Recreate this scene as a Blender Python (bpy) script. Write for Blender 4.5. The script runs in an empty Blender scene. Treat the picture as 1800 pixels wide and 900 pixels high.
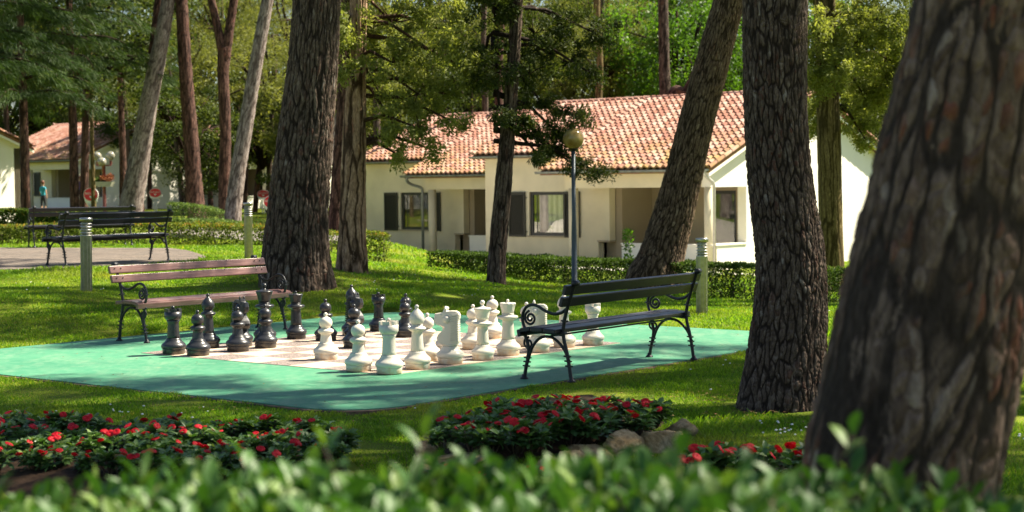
import bpy, bmesh, math, random
import numpy as np
from mathutils import Vector, Matrix
R_=math.radians
SC=bpy.context.scene; COL=SC.collection
# ------------------------------------------------------------------ camera
CH=1.65; FPX=2940.0; PIT=R_(2.5); ROL=R_(-.65)
_f=np.array([0,math.cos(PIT),-math.sin(PIT)]); _u=np.array([0,math.sin(PIT),math.cos(PIT)]); _r=np.array([1.,0,0])
_R=math.cos(ROL)*_r+math.sin(ROL)*_u; _U=-math.sin(ROL)*_r+math.cos(ROL)*_u
cd=bpy.data.cameras.new('camera'); cam=bpy.data.objects.new('camera',cd); COL.objects.link(cam)
m=Matrix(((_R[0],_U[0],-_f[0],0),(_R[1],_U[1],-_f[1],0),(_R[2],_U[2],-_f[2],CH),(0,0,0,1)))
cam.matrix_world=m
cd.sensor_width=36; cd.lens=36*FPX/1800; cd.clip_end=3000; cd.clip_start=.05
cd.dof.use_dof=True; cd.dof.focus_distance=15.5; cd.dof.aperture_fstop=3.2; cd.dof.aperture_blades=0
SC.camera=cam
# ------------------------------------------------------------------ light
SUN_EL=R_(50); SUN_AZ=R_(71)       # azimuth clockwise from +Y (north)
w=bpy.data.worlds.new('World'); SC.world=w; w.use_nodes=True
nt=w.node_tree; bg=nt.nodes['Background']; sky=nt.nodes.new('ShaderNodeTexSky'); sky.sky_type='NISHITA'
sky.sun_disc=False; sky.sun_elevation=SUN_EL; sky.sun_rotation=SUN_AZ; sky.air_density=1.0; sky.dust_density=1.0
nt.links.new(sky.outputs[0],bg.inputs[0]); bg.inputs[1].default_value=.05
sl=bpy.data.lights.new('sun','SUN'); sl.energy=5.0; sl.angle=R_(.55); sl.color=(1,.91,.74)
so=bpy.data.objects.new('sun',sl); COL.objects.link(so)
sd=Vector((math.sin(SUN_AZ)*math.cos(SUN_EL),math.cos(SUN_AZ)*math.cos(SUN_EL),math.sin(SUN_EL)))
so.rotation_euler=sd.to_track_quat('Z','Y').to_euler(); so.location=(10,20,40)
vs=SC.view_settings; vs.view_transform='Standard'; vs.look='None'; vs.exposure=1.72; vs.gamma=1; vs.use_curve_mapping=False
SC.cycles.use_denoising=True
SC.cycles.max_bounces=8; SC.cycles.transparent_max_bounces=8
# ------------------------------------------------------------------ photo -> world helpers
C0=np.array([0,0,CH])
def ray(x,y):
    d=(x-900)*_R-(y-450)*_U+FPX*_f; return d/d[1]
def at(x,y,Y): return C0+ray(x,y)*Y
def G(x,y,z=0.0):
    d=ray(x,y); return C0+d*(z-CH)/d[2]
def proj(P):
    P=np.asarray(P,float)-C0; c=P@_f; return 900+FPX*(P@_R)/c, 450-FPX*(P@_U)/c
# ------------------------------------------------------------------ mesh helpers
def tag(o,label=None,cat=None,group=None,kind=None):
    if label: o['label']=label
    if cat: o['category']=cat
    if group: o['group']=group
    if kind: o['kind']=kind
    return o
def empty(name,loc=(0,0,0),rz=0,label=None,cat=None,group=None):
    o=bpy.data.objects.new(name,None); COL.objects.link(o); o.location=loc; o.rotation_euler=(0,0,rz); o.empty_display_size=.1
    return tag(o,label,cat,group)
def link(name,me,mats,parent=None):
    o=bpy.data.objects.new(name,me); COL.objects.link(o)
    if mats is not None and len(me.materials)==0:
        for m_ in (mats if isinstance(mats,(list,tuple)) else [mats]): me.materials.append(m_)
    if parent: o.parent=parent
    return o
def npmesh(name,V,F,tint=None,smooth=True,mi=None,tint2=None):
    """V (n,3) F (m,k) numpy -> mesh"""
    V=np.asarray(V,np.float32); F=np.asarray(F,np.int32)
    me=bpy.data.meshes.new(name); k=F.shape[1]
    me.vertices.add(len(V)); me.vertices.foreach_set('co',V.ravel())
    me.loops.add(F.size); me.loops.foreach_set('vertex_index',F.ravel())
    me.polygons.add(len(F)); me.polygons.foreach_set('loop_start',np.arange(0,F.size,k,dtype=np.int32))
    me.polygons.foreach_set('loop_total',np.full(len(F),k,np.int32))
    me.polygons.foreach_set('use_smooth',np.full(len(F),smooth,bool))
    if mi is not None: me.polygons.foreach_set('material_index',np.asarray(mi,np.int32))
    if tint is not None:
        a=me.attributes.new('tint','FLOAT','POINT'); a.data.foreach_set('value',np.asarray(tint,np.float32))
    if tint2 is not None:
        a=me.attributes.new('tint2','FLOAT','POINT'); a.data.foreach_set('value',np.asarray(tint2,np.float32))
    me.update(calc_edges=True); me.validate(); return me
class MB:
    def __init__(s): s.v=[];s.f=[];s.s=[];s.m=[]
    def add(s,V,F,smooth=False,mi=0):
        b=len(s.v); s.v+= [tuple(map(float,p)) for p in V]
        for f in F: s.f.append(tuple(i+b for i in f)); s.s.append(smooth); s.m.append(mi)
        return s
    def box(s,c,d,rot=None,mi=0):
        x,y,z=[q/2 for q in d]; V=[Vector((a*x,b*y,e*z)) for a in(-1,1) for b in(-1,1) for e in(-1,1)]
        if rot: V=[rot@v for v in V]
        V=[v+Vector(c) for v in V]
        return s.add(V,[(0,1,3,2),(4,6,7,5),(0,4,5,1),(2,3,7,6),(0,2,6,4),(1,5,7,3)],False,mi)
    def b2(s,lo,hi,mi=0): return s.box([(a+b)/2 for a,b in zip(lo,hi)],[b-a for a,b in zip(lo,hi)],None,mi)
    def tube(s,pts,r,seg=8,mi=0,caps=True):
        P=[Vector(p) for p in pts]; n=len(P); rr=r if isinstance(r,(list,tuple)) else [r]*n
        V=[];F=[]; up=None
        for i in range(n):
            t=(P[min(i+1,n-1)]-P[max(i-1,0)]).normalized()
            if up is None:
                up=Vector((0,0,1)) if abs(t.z)<.9 else Vector((1,0,0))
            a=t.cross(up).normalized(); b=a.cross(t).normalized(); up=b
            for k in range(seg):
                an=2*math.pi*k/seg; V.append(P[i]+(a*math.cos(an)+b*math.sin(an))*rr[i])
        for i in range(n-1):
            for k in range(seg):
                k2=(k+1)%seg; F.append((i*seg+k,i*seg+k2,(i+1)*seg+k2,(i+1)*seg+k))
        if caps: F.append(tuple(range(seg-1,-1,-1))); F.append(tuple((n-1)*seg+k for k in range(seg)))
        return s.add(V,F,True,mi)
    def lathe(s,prof,seg=24,c=(0,0,0),mi=0,fn=None):
        V=[];F=[];n=len(prof)
        for (r,z) in prof:
            for k in range(seg):
                an=2*math.pi*k/seg; rr=r if fn is None else fn(r,z,an)
                V.append((c[0]+rr*math.cos(an),c[1]+rr*math.sin(an),c[2]+z))
        for i in range(n-1):
            for k in range(seg):
                k2=(k+1)%seg; F.append((i*seg+k,i*seg+k2,(i+1)*seg+k2,(i+1)*seg+k))
        F.append(tuple(range(seg-1,-1,-1))); F.append(tuple((n-1)*seg+k for k in range(seg)))
        return s.add(V,F,True,mi)
    def ball(s,c,r,seg=16,mi=0,sq=1.0):
        n=seg//2; prof=[(max(1e-4,r*math.sin(math.pi*i/n)),-r*sq*math.cos(math.pi*i/n)) for i in range(n+1)]
        return s.lathe(prof,seg,c,mi)
    def prism(s,poly,y0,y1,mi=0,axis='y'):
        n=len(poly)
        def q(p,h): return (p[0],h,p[1]) if axis=='y' else ((h,p[0],p[1]) if axis=='x' else (p[0],p[1],h))
        V=[q(p,y0) for p in poly]+[q(p,y1) for p in poly]
        F=[tuple(range(n)),tuple(range(2*n-1,n-1,-1))]+[(i,i+n,(i+1)%n+n,(i+1)%n) for i in range(n)]
        return s.add(V,F,False,mi)
    def build(s,name,mats,parent=None,bevel=0,fix=True):
        me=bpy.data.meshes.new(name); me.from_pydata(s.v,[],s.f)
        me.polygons.foreach_set('use_smooth',s.s); me.polygons.foreach_set('material_index',s.m)
        if fix or bevel:
            bm=bmesh.new(); bm.from_mesh(me)
            if bevel: bmesh.ops.bevel(bm,geom=list(bm.edges),offset=bevel,segments=2,affect='EDGES',profile=.5)
            bmesh.ops.recalc_face_normals(bm,faces=bm.faces); bm.to_mesh(me); bm.free()
        me.update()
        return link(name,me,mats,parent)
def copy_tree(o,parent=None):
    c=o.copy(); COL.objects.link(c); c.parent=parent
    for ch in list(o.children): copy_tree(ch,c)
    return c
# ------------------------------------------------------------------ materials
class N:
    """tiny node graph builder"""
    def __init__(s,name,rough=.6,spec=.5,metal=0):
        s.m=bpy.data.materials.new(name); s.m.use_nodes=True; s.t=s.m.node_tree; s.p=s.t.nodes['Principled BSDF']; s.out=s.t.nodes['Material Output']
        s.p.inputs['Roughness'].default_value=rough; s.p.inputs['Specular IOR Level'].default_value=spec; s.p.inputs['Metallic'].default_value=metal
        s._tc=None
    def n(s,t,**k):
        x=s.t.nodes.new(t)
        for a,b in k.items(): setattr(x,a,b)
        return x
    def l(s,a,b): s.t.links.new(a,b); return b
    def co(s,kind='Object'):
        if s._tc is None: s._tc=s.n('ShaderNodeTexCoord')
        return s._tc.outputs[kind]
    def pos(s): return s.n('ShaderNodeNewGeometry').outputs['Position']
    def mapv(s,v,sc=(1,1,1),rz=0):
        x=s.n('ShaderNodeMapping'); s.l(v,x.inputs[0]); x.inputs['Scale'].default_value=sc; x.inputs['Rotation'].default_value=(0,0,rz); return x.outputs[0]
    def noise(s,scale,det=4,v=None,rough=.55,dist=0):
        x=s.n('ShaderNodeTexNoise'); x.inputs['Scale'].default_value=scale; x.inputs['Detail'].default_value=det; x.inputs['Roughness'].default_value=rough; x.inputs['Distortion'].default_value=dist
        s.l(v if v is not None else s.co(),x.inputs['Vector']); return x.outputs['Fac']
    def attr(s,name='tint'):
        x=s.n('ShaderNodeAttribute'); x.attribute_name=name; return x.outputs['Fac']
    def ramp(s,fac,stops,interp='LINEAR'):
        x=s.n('ShaderNodeValToRGB'); x.color_ramp.interpolation=interp; e=x.color_ramp.elements
        while len(e)<len(stops): e.new(.5)
        for i,(p,c) in enumerate(stops): e[i].position=p; e[i].color=(*c,1) if len(c)==3 else c
        s.l(fac,x.inputs[0]); return x.outputs[0]
    def mix(s,a,b,fac,mode='MIX'):
        x=s.n('ShaderNodeMix',data_type='RGBA',blend_type=mode); 
        for q,i in ((a,6),(b,7)):
            if isinstance(q,tuple): x.inputs[i].default_value=(*q,1)
            else: s.l(q,x.inputs[i])
        if isinstance(fac,(int,float)): x.inputs[0].default_value=fac
        else: s.l(fac,x.inputs[0])
        return x.outputs[2]
    def math(s,op,a,b=0.0):
        x=s.n('ShaderNodeMath',operation=op)
        for q,i in ((a,0),(b,1)):
            if isinstance(q,(int,float)): x.inputs[i].default_value=q
            else: s.l(q,x.inputs[i])
        return x.outputs[0]
    def base(s,c):
        if isinstance(c,tuple): s.p.inputs['Base Color'].default_value=(*c,1)
        else: s.l(c,s.p.inputs['Base Color'])
        s.bc=c; return s
    def bump(s,h,st=.3,dist=.01):
        b=s.n('ShaderNodeBump'); b.inputs['Strength'].default_value=st; b.inputs['Distance'].default_value=dist
        s.l(h,b.inputs['Height']); s.l(b.outputs[0],s.p.inputs['Normal']); return s
    def translucent(s,fac=.35,gain=(1.25,1.35,.6)):
        t=s.n('ShaderNodeBsdfTranslucent'); mx=s.n('ShaderNodeMixShader'); mx.inputs[0].default_value=fac
        g=s.mix(s.bc,gain,1.0,'MULTIPLY'); s.l(g,t.inputs[0]); s.l(s.p.outputs[0],mx.inputs[1]); s.l(t.outputs[0],mx.inputs[2]); s.l(mx.outputs[0],s.out.inputs[0]); return s
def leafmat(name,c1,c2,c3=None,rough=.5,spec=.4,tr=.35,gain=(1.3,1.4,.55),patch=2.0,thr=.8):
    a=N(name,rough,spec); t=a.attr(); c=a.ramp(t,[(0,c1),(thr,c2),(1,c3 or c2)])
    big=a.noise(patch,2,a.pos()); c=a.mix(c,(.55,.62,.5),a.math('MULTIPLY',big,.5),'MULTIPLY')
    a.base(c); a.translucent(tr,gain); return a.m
M={}
def simple(name,c,rough=.6,metal=0,spec=.5,var=.15,sc=8,bump=0,bsc=60,dark=None):
    a=N(name,rough,spec,metal); n=a.noise(sc,5,a.pos())
    d=dark or tuple(x*(1-var*2) for x in c); a.base(a.ramp(n,[(.3,d),(.65,c)]))
    if bump: a.bump(a.noise(bsc,3,a.pos()),bump,.01)
    M[name]=a.m; return a.m
simple('iron',(.022,.024,.028),.42,.3,.5,.25,30,.4,90)
simple('steel',(.42,.41,.38),.28,.9,.5,.1,20)
simple('dull_steel',(.50,.48,.43),.40,.35,.5,.15,20)
simple('stucco',(.82,.72,.50),.9,0,.2,.07,1.2,.5,60)
simple('stucco_white',(.84,.80,.70),.9,0,.2,.03,1.0,.35,50)
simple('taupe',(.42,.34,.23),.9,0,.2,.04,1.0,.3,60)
simple('shutter',(.030,.028,.018),.5,0,.4,.1,10)
simple('frame_dark',(.018,.017,.015),.4)
simple('gutter',(.26,.27,.24),.5,.4,.5,.2,6)
simple('white_metal',(.75,.75,.72),.4,.1,.5,.05,10)
simple('sign_red',(.72,.02,.03),.4,0,.5,.05,8)
simple('post_red',(.20,.055,.045),.5,0,.5,.1,8)
simple('lamp_post',(.075,.095,.11),.45,.3,.5,.1,20)
simple('planter',(.45,.45,.36),.8,0,.3,.1,8)
simple('soil',(.050,.030,.018),.95,0,.1,.35,14,.8,40)
simple('kerb',(.16,.11,.075),.9,0,.2,.3,12,.6,50)
simple('skin',(.50,.28,.19),.6); simple('teal_cloth',(.02,.28,.36),.8); simple('dark_cloth',(.012,.012,.02),.8); simple('purple_cloth',(.10,.05,.16),.8); simple('hair',(.18,.06,.03),.6)
# curtain
a=N('curtain',.9,.1); wv=a.n('ShaderNodeTexWave',bands_direction='X'); wv.inputs['Scale'].default_value=7; wv.inputs['Distortion'].default_value=1.2; a.l(a.co(),wv.inputs[0])
a.base(a.ramp(wv.outputs['Fac'],[(.0,(.48,.46,.40)),(.8,(.80,.78,.70))])); M['curtain']=a.m
a=N('curtain_lace',.9,.1); a.base(a.ramp(a.noise(14,4),[(.4,(.42,.36,.32)),(.6,(.68,.58,.54))])); M['lace']=a.m
# glass pane (reflects trees, shows curtain)
a=N('pane_glass',.03,.5); a.base((.02,.02,.02)); t_=a.n('ShaderNodeBsdfTransparent'); fr=a.n('ShaderNodeFresnel'); fr.inputs[0].default_value=1.5
gl=a.n('ShaderNodeBsdfGlossy'); gl.inputs['Roughness'].default_value=.02; mx=a.n('ShaderNodeMixShader'); a.l(a.math('ADD',a.math('MULTIPLY',fr.outputs[0],.9),.02),mx.inputs[0]); a.l(t_.outputs[0],mx.inputs[1]); a.l(gl.outputs[0],mx.inputs[2]); a.l(mx.outputs[0],a.out.inputs[0]); M['glass']=a.m
# lamp globe amber
a=N('amber_globe',.18,.5); a.p.inputs['Transmission Weight'].default_value=.25
a.base(a.ramp(a.noise(6,4),[(.35,(.30,.17,.035)),(.7,(.62,.46,.17))])); M['amber']=a.m
a=N('smoke_globe',.15,.5); a.p.inputs['Transmission Weight'].default_value=.35; a.base(a.ramp(a.noise(6,4),[(.35,(.28,.27,.20)),(.7,(.58,.56,.46))])); M['smoke']=a.m
# chess plastic
def chessmat(name,c,dirt,dz,rough,mott):
    a=N(name,rough,.5); z=a.n('ShaderNodeSeparateXYZ'); a.l(a.co(),z.inputs[0])
    n=a.noise(22,5); f=a.math('SUBTRACT',a.math('ADD',n,.12),a.math('MULTIPLY',z.outputs[2],dz)); f=a.ramp(f,[(.35,(0,0,0)),(.62,(1,1,1))])
    oi=a.n('ShaderNodeObjectInfo'); nn=a.noise(7,4); c1=a.mix(c,mott,a.ramp(nn,[(.45,(0,0,0)),(.7,(1,1,1))]))
    c2=a.mix(c1,tuple(x*.86 for x in c),oi.outputs['Random'])
    a.base(a.mix(c2,dirt,f)); a.l(a.ramp(a.noise(12,4),[(.3,(rough-.08,)*3),(.7,(rough+.12,)*3)]),a.p.inputs['Roughness']); a.bump(a.noise(9,4),.15,.02); M[name]=a.m
chessmat('chess_white',(.66,.61,.51),(.60,.44,.29),5.5,.42,(.76,.70,.58))
chessmat('chess_black',(.022,.023,.026),(.075,.060,.042),6.0,.30,(.035,.034,.036))
# board
def speck(name,c1,c2,c3,sc):
    a=N(name,.9,.2); v=a.n('ShaderNodeTexVoronoi'); v.inputs['Scale'].default_value=sc; a.l(a.pos(),v.inputs['Vector'])
    b=a.n('ShaderNodeSeparateColor'); a.l(v.outputs['Color'],b.inputs[0]); c=a.ramp(b.outputs[0],[(.0,c1),(.55,c2),(1,c3)])
    c=a.mix(c,(.78,.74,.68),a.ramp(a.noise(3.5,5,a.pos()),[(.4,(0,0,0)),(.72,(.7,.7,.7))]),'MULTIPLY'); a.base(c); a.bump(v.outputs['Distance'],.5,.004); M[name]=a.m
speck('tile_light',(.46,.35,.25),(.58,.45,.33),(.66,.57,.46),190)
speck('tile_dark',(.09,.072,.065),(.19,.155,.14),(.42,.35,.32),160)
# green coated floor
a=N('green_coat',.62,.35); n1=a.noise(.7,6,a.pos()); n2=a.noise(9,6,a.pos(),.7); c=a.ramp(n1,[(.3,(.036,.180,.098)),(.7,(.066,.250,.135))]); c=a.mix(c,(.15,.31,.19),a.ramp(n2,[(.45,(0,0,0)),(.72,(.6,.6,.6))]))
c=a.mix(c,(.30,.36,.24),a.ramp(a.noise(1.6,9,a.mapv(a.pos(),(2.2,.7,1),R_(20)),.8),[(.5,(0,0,0)),(.75,(.5,.5,.5))])); n3=a.noise(2.2,8,a.mapv(a.pos(),(1,3,1),R_(50)),.75); c=a.mix(c,(.03,.10,.075),a.ramp(n3,[(.58,(0,0,0)),(.70,(.8,.8,.8))])); 
n4=a.noise(60,2,a.pos()); c=a.mix(c,(.05,.06,.04),a.ramp(n4,[(.70,(0,0,0)),(.74,(.8,.8,.8))])); a.base(c); a.bump(a.noise(120,3,a.pos()),.25,.004); M['green_coat']=a.m
# ground
a=N('lawn_ground',.95,.1); c=a.ramp(a.noise(1.1,5,a.pos()),[(.3,(.075,.115,.008)),(.55,(.13,.17,.012)),(.75,(.20,.17,.035))]); c=a.mix(c,(.05,.034,.02),a.ramp(a.noise(26,4,a.pos()),[(.55,(0,0,0)),(.75,(.6,.6,.6))])); a.base(c); a.bump(a.noise(50,4,a.pos()),.6,.02); M['ground']=a.m
a=N('grass_blade',.55,.3); c=a.ramp(a.attr(),[(0,(.040,.110,.008)),(.45,(.128,.245,.014)),(.85,(.265,.385,.022)),(1,(.46,.38,.08))]); big=a.noise(.55,4,a.pos()); c=a.mix(c,(.30,.27,.05),a.ramp(big,[(.50,(0,0,0)),(.72,(.65,.65,.65))])); a.base(c); a.translucent(.4,(1.5,1.6,.5)); M['grass']=a.m
# patio pavers
a=N('patio_paving',.9,.2); br=a.n('ShaderNodeTexBrick'); br.inputs['Scale'].default_value=2.6; br.inputs['Mortar Size'].default_value=.03; br.inputs['Color1'].default_value=(.24,.19,.155,1); br.inputs['Color2'].default_value=(.15,.13,.115,1); br.inputs['Mortar'].default_value=(.07,.06,.04,1); a.l(a.mapv(a.pos(),(1,1,1),R_(20)),br.inputs[0]); c=a.mix(br.outputs[0],(.42,.40,.38),a.ramp(a.noise(3,6,a.mapv(a.pos(),(.5,2,1))),[(.4,(0,0,0)),(.7,(.8,.8,.8))]),'MULTIPLY'); a.base(c); a.bump(br.outputs['Fac'],-.4,.01); M['patio']=a.m
a=N('road_asphalt',.9,.2); a.base(a.ramp(a.noise(2,6,a.pos()),[(.3,(.15,.13,.12)),(.7,(.23,.20,.18))])); M['road']=a.m
# roof tile
a=N('roof_tile',.85,.25); t=a.attr(); c=a.ramp(t,[(0,(.24,.100,.070)),(.35,(.335,.165,.124)),(.7,(.39,.220,.172)),(1,(.43,.285,.235))]); z=a.n('ShaderNodeSeparateXYZ'); a.l(a.co(),z.inputs[0])
g=a.math('MULTIPLY',a.ramp(a.noise(1.3,5),[(.42,(0,0,0)),(.62,(1,1,1))]),a.ramp(z.outputs[2],[(0,(1,1,1)),(1,(0,0,0))])); 
zz=a.n('ShaderNodeMapRange'); a.l(z.outputs[2],zz.inputs[0]); zz.inputs[1].default_value=2.9; zz.inputs[2].default_value=4.2; zz.inputs[3].default_value=1; zz.inputs[4].default_value=.12
g2=a.math('MULTIPLY',a.ramp(a.noise(2.6,6),[(.40,(0,0,0)),(.66,(1,1,1))]),zz.outputs[0]); c=a.mix(c,(.30,.22,.045),a.math('MULTIPLY',g2,.85)); c=a.mix(c,(.55,.5,.42),a.ramp(a.noise(16,4),[(.5,(0,0,0)),(.8,(.6,.6,.6))]),'MULTIPLY'); a.base(c); M['roof']=a.m
# slat woods
def wood(name,c1,c2,c3,rough):
    a=N(name,rough,.45); v=a.mapv(a.co(),(1.2,22,22)); n=a.noise(3,6,v,.7); c=a.ramp(n,[(.25,c1),(.5,c2),(.75,c3)]); oi=a.n('ShaderNodeObjectInfo')
    w2=a.noise(1.4,4,a.co()); c=a.mix(c,tuple(x*.55 for x in c2),a.ramp(w2,[(.45,(0,0,0)),(.7,(.7,.7,.7))])); a.base(c); a.bump(n,.4,.003); M[name]=a.m
wood('wood_red',(.09,.042,.036),(.20,.100,.085),(.33,.20,.175),.34)
wood('wood_dark',(.010,.010,.014),(.020,.019,.028),(.040,.038,.054),.36)
# bark
def bark(name,furrow,mid,plate,pale,red,rs=.25,bump=.6):
    a=N(name,.92,.15); h=a.attr('tint'); r=a.attr('tint2'); fine=a.noise(38,6,a.mapv(a.co(),(1,1,.35)),.7)
    pl_=a.ramp(r,[(0,pale),(.16,plate),(.38,mid),(.62,plate),(.8,mid),(1,tuple(x*1.25 for x in plate))])
    pl_=a.mix(pl_,red,a.math('MULTIPLY',a.ramp(r,[(.70,(0,0,0)),(.78,(1,1,1))]),a.math('MULTIPLY',a.ramp(a.noise(2.6,3),[(.45,(0,0,0)),(.60,(1,1,1))]),min(1,rs*2.6))))
    c=a.mix(furrow,pl_,a.ramp(h,[(.05,(0,0,0)),(.42,(1,1,1))]))
    c=a.mix(c,(.45,.42,.40),a.ramp(fine,[(.40,(.9,.9,.9)),(.62,(0,0,0))]),'MULTIPLY'); c=a.mix(c,tuple(min(1,x*1.9) for x in plate),a.ramp(a.noise(13,6,a.mapv(a.co(),(1,1,.25)),.75),[(.58,(0,0,0)),(.68,(.55,.55,.55))]))
    a.base(c); a.bump(fine,bump,.012); M[name]=a.m
bark('bark_fore',(.045,.032,.026),(.105,.068,.050),(.225,.155,.120),(.36,.285,.24),(.22,.075,.045),.30)
bark('bark_dark',(.028,.019,.014),(.085,.060,.044),(.175,.130,.100),(.32,.275,.24),(.12,.045,.03),.25)
bark('bark_brown',(.040,.026,.015),(.11,.075,.047),(.24,.17,.112),(.36,.28,.195),(.16,.07,.04),.2)
bark('bark_tan',(.07,.04,.022),(.32,.20,.12),(.50,.33,.215),(.60,.44,.32),(.28,.12,.07),.3,.5)
bark('bark_red',(.03,.016,.012),(.085,.045,.034),(.15,.085,.065),(.22,.13,.10),(.2,.07,.05),.2,.5)
bark('bark_pale',(.11,.085,.075),(.25,.205,.18),(.36,.31,.28),(.47,.42,.39),(.35,.2,.15),.15,.5)
bark('bark_olive',(.06,.045,.015),(.15,.115,.045),(.22,.17,.075),(.27,.215,.11),(.25,.14,.06),.1,.4)
# leaves
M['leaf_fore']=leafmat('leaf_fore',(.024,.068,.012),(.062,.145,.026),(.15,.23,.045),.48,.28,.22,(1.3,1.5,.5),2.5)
M['leaf_hedge']=leafmat('leaf_hedge',(.035,.065,.012),(.085,.135,.028),(.21,.16,.04),.6,.15,.35)
M['leaf_hedge_tip']=leafmat('leaf_hedge_tip',(.075,.11,.018),(.17,.20,.035),(.42,.20,.05),.6,.15,.4,patch=1.0)
M['leaf_pale']=leafmat('leaf_pale',(.06,.11,.03),(.14,.20,.06),(.25,.29,.12),.6,.15,.35)
M['leaf_cypress']=leafmat('leaf_cypress',(.095,.125,.026),(.32,.335,.090),(.50,.48,.19),.6,.2,.45,(1.35,1.4,.6),1.6)
M['leaf_dark']=leafmat('leaf_dark',(.026,.046,.010),(.075,.100,.020),(.17,.18,.042),.6,.2,.38,(1.3,1.3,.6),1.2)
M['leaf_cedar']=leafmat('leaf_cedar',(.016,.036,.010),(.048,.082,.022),(.13,.16,.045),.6,.15,.3,(1.4,1.5,.6),.8)
M['leaf_bright']=leafmat('leaf_bright',(.040,.092,.012),(.095,.175,.022),(.19,.27,.048),.5,.35,.5,(1.5,1.7,.4),.5)
M['leaf_olive']=leafmat('leaf_olive',(.085,.105,.024),(.19,.20,.055),(.32,.31,.11),.6,.2,.45,(1.4,1.4,.6),.5)
M['leaf_bed']=leafmat('leaf_bed',(.040,.095,.026),(.115,.205,.055),(.26,.35,.11),.42,.45,.25,(1.2,1.5,.5),4)
a=N('petal',.55,.3); a.base(a.ramp(a.attr(),[(0,(.34,.003,.010)),(.6,(.62,.005,.016)),(1,(.75,.02,.03))])); a.translucent(.3,(1.3,1,1)); M['petal']=a.m
simple('daisy',(.8,.8,.75),.7,0,.3,.02)
a=N('stone',.9,.2); n=a.noise(7,8,a.co(),.7); c=a.ramp(n,[(.3,(.15,.09,.04)),(.45,(.42,.28,.13)),(.6,(.62,.47,.27)),(.8,(.70,.60,.42))]); c=a.mix(c,(.055,.06,.02),a.ramp(a.noise(11,5),[(.5,(0,0,0)),(.68,(.8,.8,.8))])); a.base(c); a.bump(a.noise(24,8,a.co(),.75),.9,.03); M['stone']=a.m
simple('twig',(.09,.06,.04),.9)
# ------------------------------------------------------------------ terrain
_cp=[]
for p in [(-1.1,11.9),(2.2,15.8),(5,14.5),(5,18.5),(3.6,17.6),(-1,21),(-4.5,17.8),(-5.6,17),(-4.6,14.6),(0,16.5),(-2,16),(1,18.5),(0,9),(-3,9),(3,9),(0,6),(-4,6),(4,6),(0,0),(-8,0),(8,0),(6,11),(-7,11),(9,16),(-2.5,19.3)]: _cp.append((*p,0.0))
def cp(px,py,z): g=G(px,py,z); _cp.append((g[0],g[1],z))
for q in [(153,513,.33),(30,520,.36),(300,520,.22),(520,478,.38),(437,453,.43),(700,466,.16),(640,460,.28),(780,478,.06),(872,490,-.06),(940,500,-.12),(1010,505,-.16),(1150,512,-.2),(1300,530,-.22),(1235,552,0),(1460,540,-.15),(0,470,.44),(200,465,.44),(360,452,.44),(340,440,.44),(430,436,.44),(400,425,.44),(550,415,.44),(100,440,.44),(250,440,.44),(0,600,.03),(100,560,.16),(600,520,.16),(760,500,.1)]: cp(*q)
for q in [(775,478,32.2),(1000,505,30.2),(1100,513,29.4),(1220,522,28.6),(1330,530,27.6),(1440,540,27.0),(1600,552,26)]:
    p=at(*q); _cp.append((p[0],p[1],p[2]))
for p in [(-6.6,24.7,.44),(-5.5,27,.44),(-10,35,.44),(-8,24,.44),(-10,24,.42),(-14,26,.42),(-14,40,.42),(-6,36,.42),(-4,38,.36),(-6,50,.42),(-12,55,.42),(-22,60,.42),(-20,80,.42),(-30,95,.42),(-10,90,.42),(-14,75,.42),(-30,130,.4),(30,130,.2),(0,110,.2),(0,38,-.5),(2,34,-.6),(6,32,-.6),(5.6,45,-.95),(0,48,-.95),(-3,52,-.95),(-5,56,-.95),(8,40,-.85),(10,50,-.95),(14,46,-.95),(-2,44,-.8),(9,27,-.3),(0,60,-.95),(6,60,-.9),(20,60,-.8),(15,90,-.3)]: _cp.append(p)
_cp=np.array(_cp); _cpt=_cp.copy()
def H(x,y):
    x=np.asarray(x,float); y=np.asarray(y,float); sh=x.shape; x=x.ravel(); y=y.ravel(); out=np.zeros(len(x))
    for i in range(0,len(x),20000):
        d=(x[i:i+20000,None]-_cp[:,0])**2+(y[i:i+20000,None]-_cp[:,1])**2
        sc=.35+.004*y[i:i+20000,None]**2*.3
        w_=1/(d+sc)**1.7; out[i:i+20000]=(w_*_cp[:,2]).sum(1)/w_.sum(1)
    return out.reshape(sh)
for _k in range(6): _cp[:,2]+=.7*(_cpt[:,2]-H(_cpt[:,0],_cpt[:,1]))
def h1(x,y): return float(H(np.array([x]),np.array([y]))[0])
def fine(a,b,s): return np.arange(a,b,s)
gx=np.concatenate([[-900,-400,-200,-120,-80,-60,-45,-35],fine(-28,-12,.8),fine(-12,12,.2),fine(12,28,.8),[35,45,60,80,120,200,400,900]])
gy=np.concatenate([[-60,-30,-15,-8,-4,0,3,5],fine(6,42,.2),fine(42,70,.7),fine(70,130,3),[140,160,200,300,500,900,2000]])
X,Y=np.meshgrid(gx,gy); Z=H(X,Y)
PU=np.array([.6334,.7738]); PV=np.array([-.7738,.6334]); PO=np.array([-1.13,11.92]); PW,PD=7.15,6.45
def uv_pad(x,y): return (x-PO[0])*PU[0]+(y-PO[1])*PU[1],(x-PO[0])*PV[0]+(y-PO[1])*PV[1]
u_,v_=uv_pad(X,Y); Z+=.012*np.sin(X*3.1+Y*1.7)*np.cos(Y*2.3-X)
ins=(u_>-.12)&(u_<PW+.12)&(v_>-.12)&(v_<PD+.12); Z[ins]=np.minimum(Z[ins],-.03)
nx,ny=len(gx),len(gy); V=np.stack([X.ravel(),Y.ravel(),Z.ravel()],1)
idx=np.arange(nx*ny).reshape(ny,nx); F=np.stack([idx[:-1,:-1].ravel(),idx[:-1,1:].ravel(),idx[1:,1:].ravel(),idx[1:,:-1].ravel()],1)
tag(link('ground',npmesh('ground',V,F),M['ground']),kind='structure')
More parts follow.
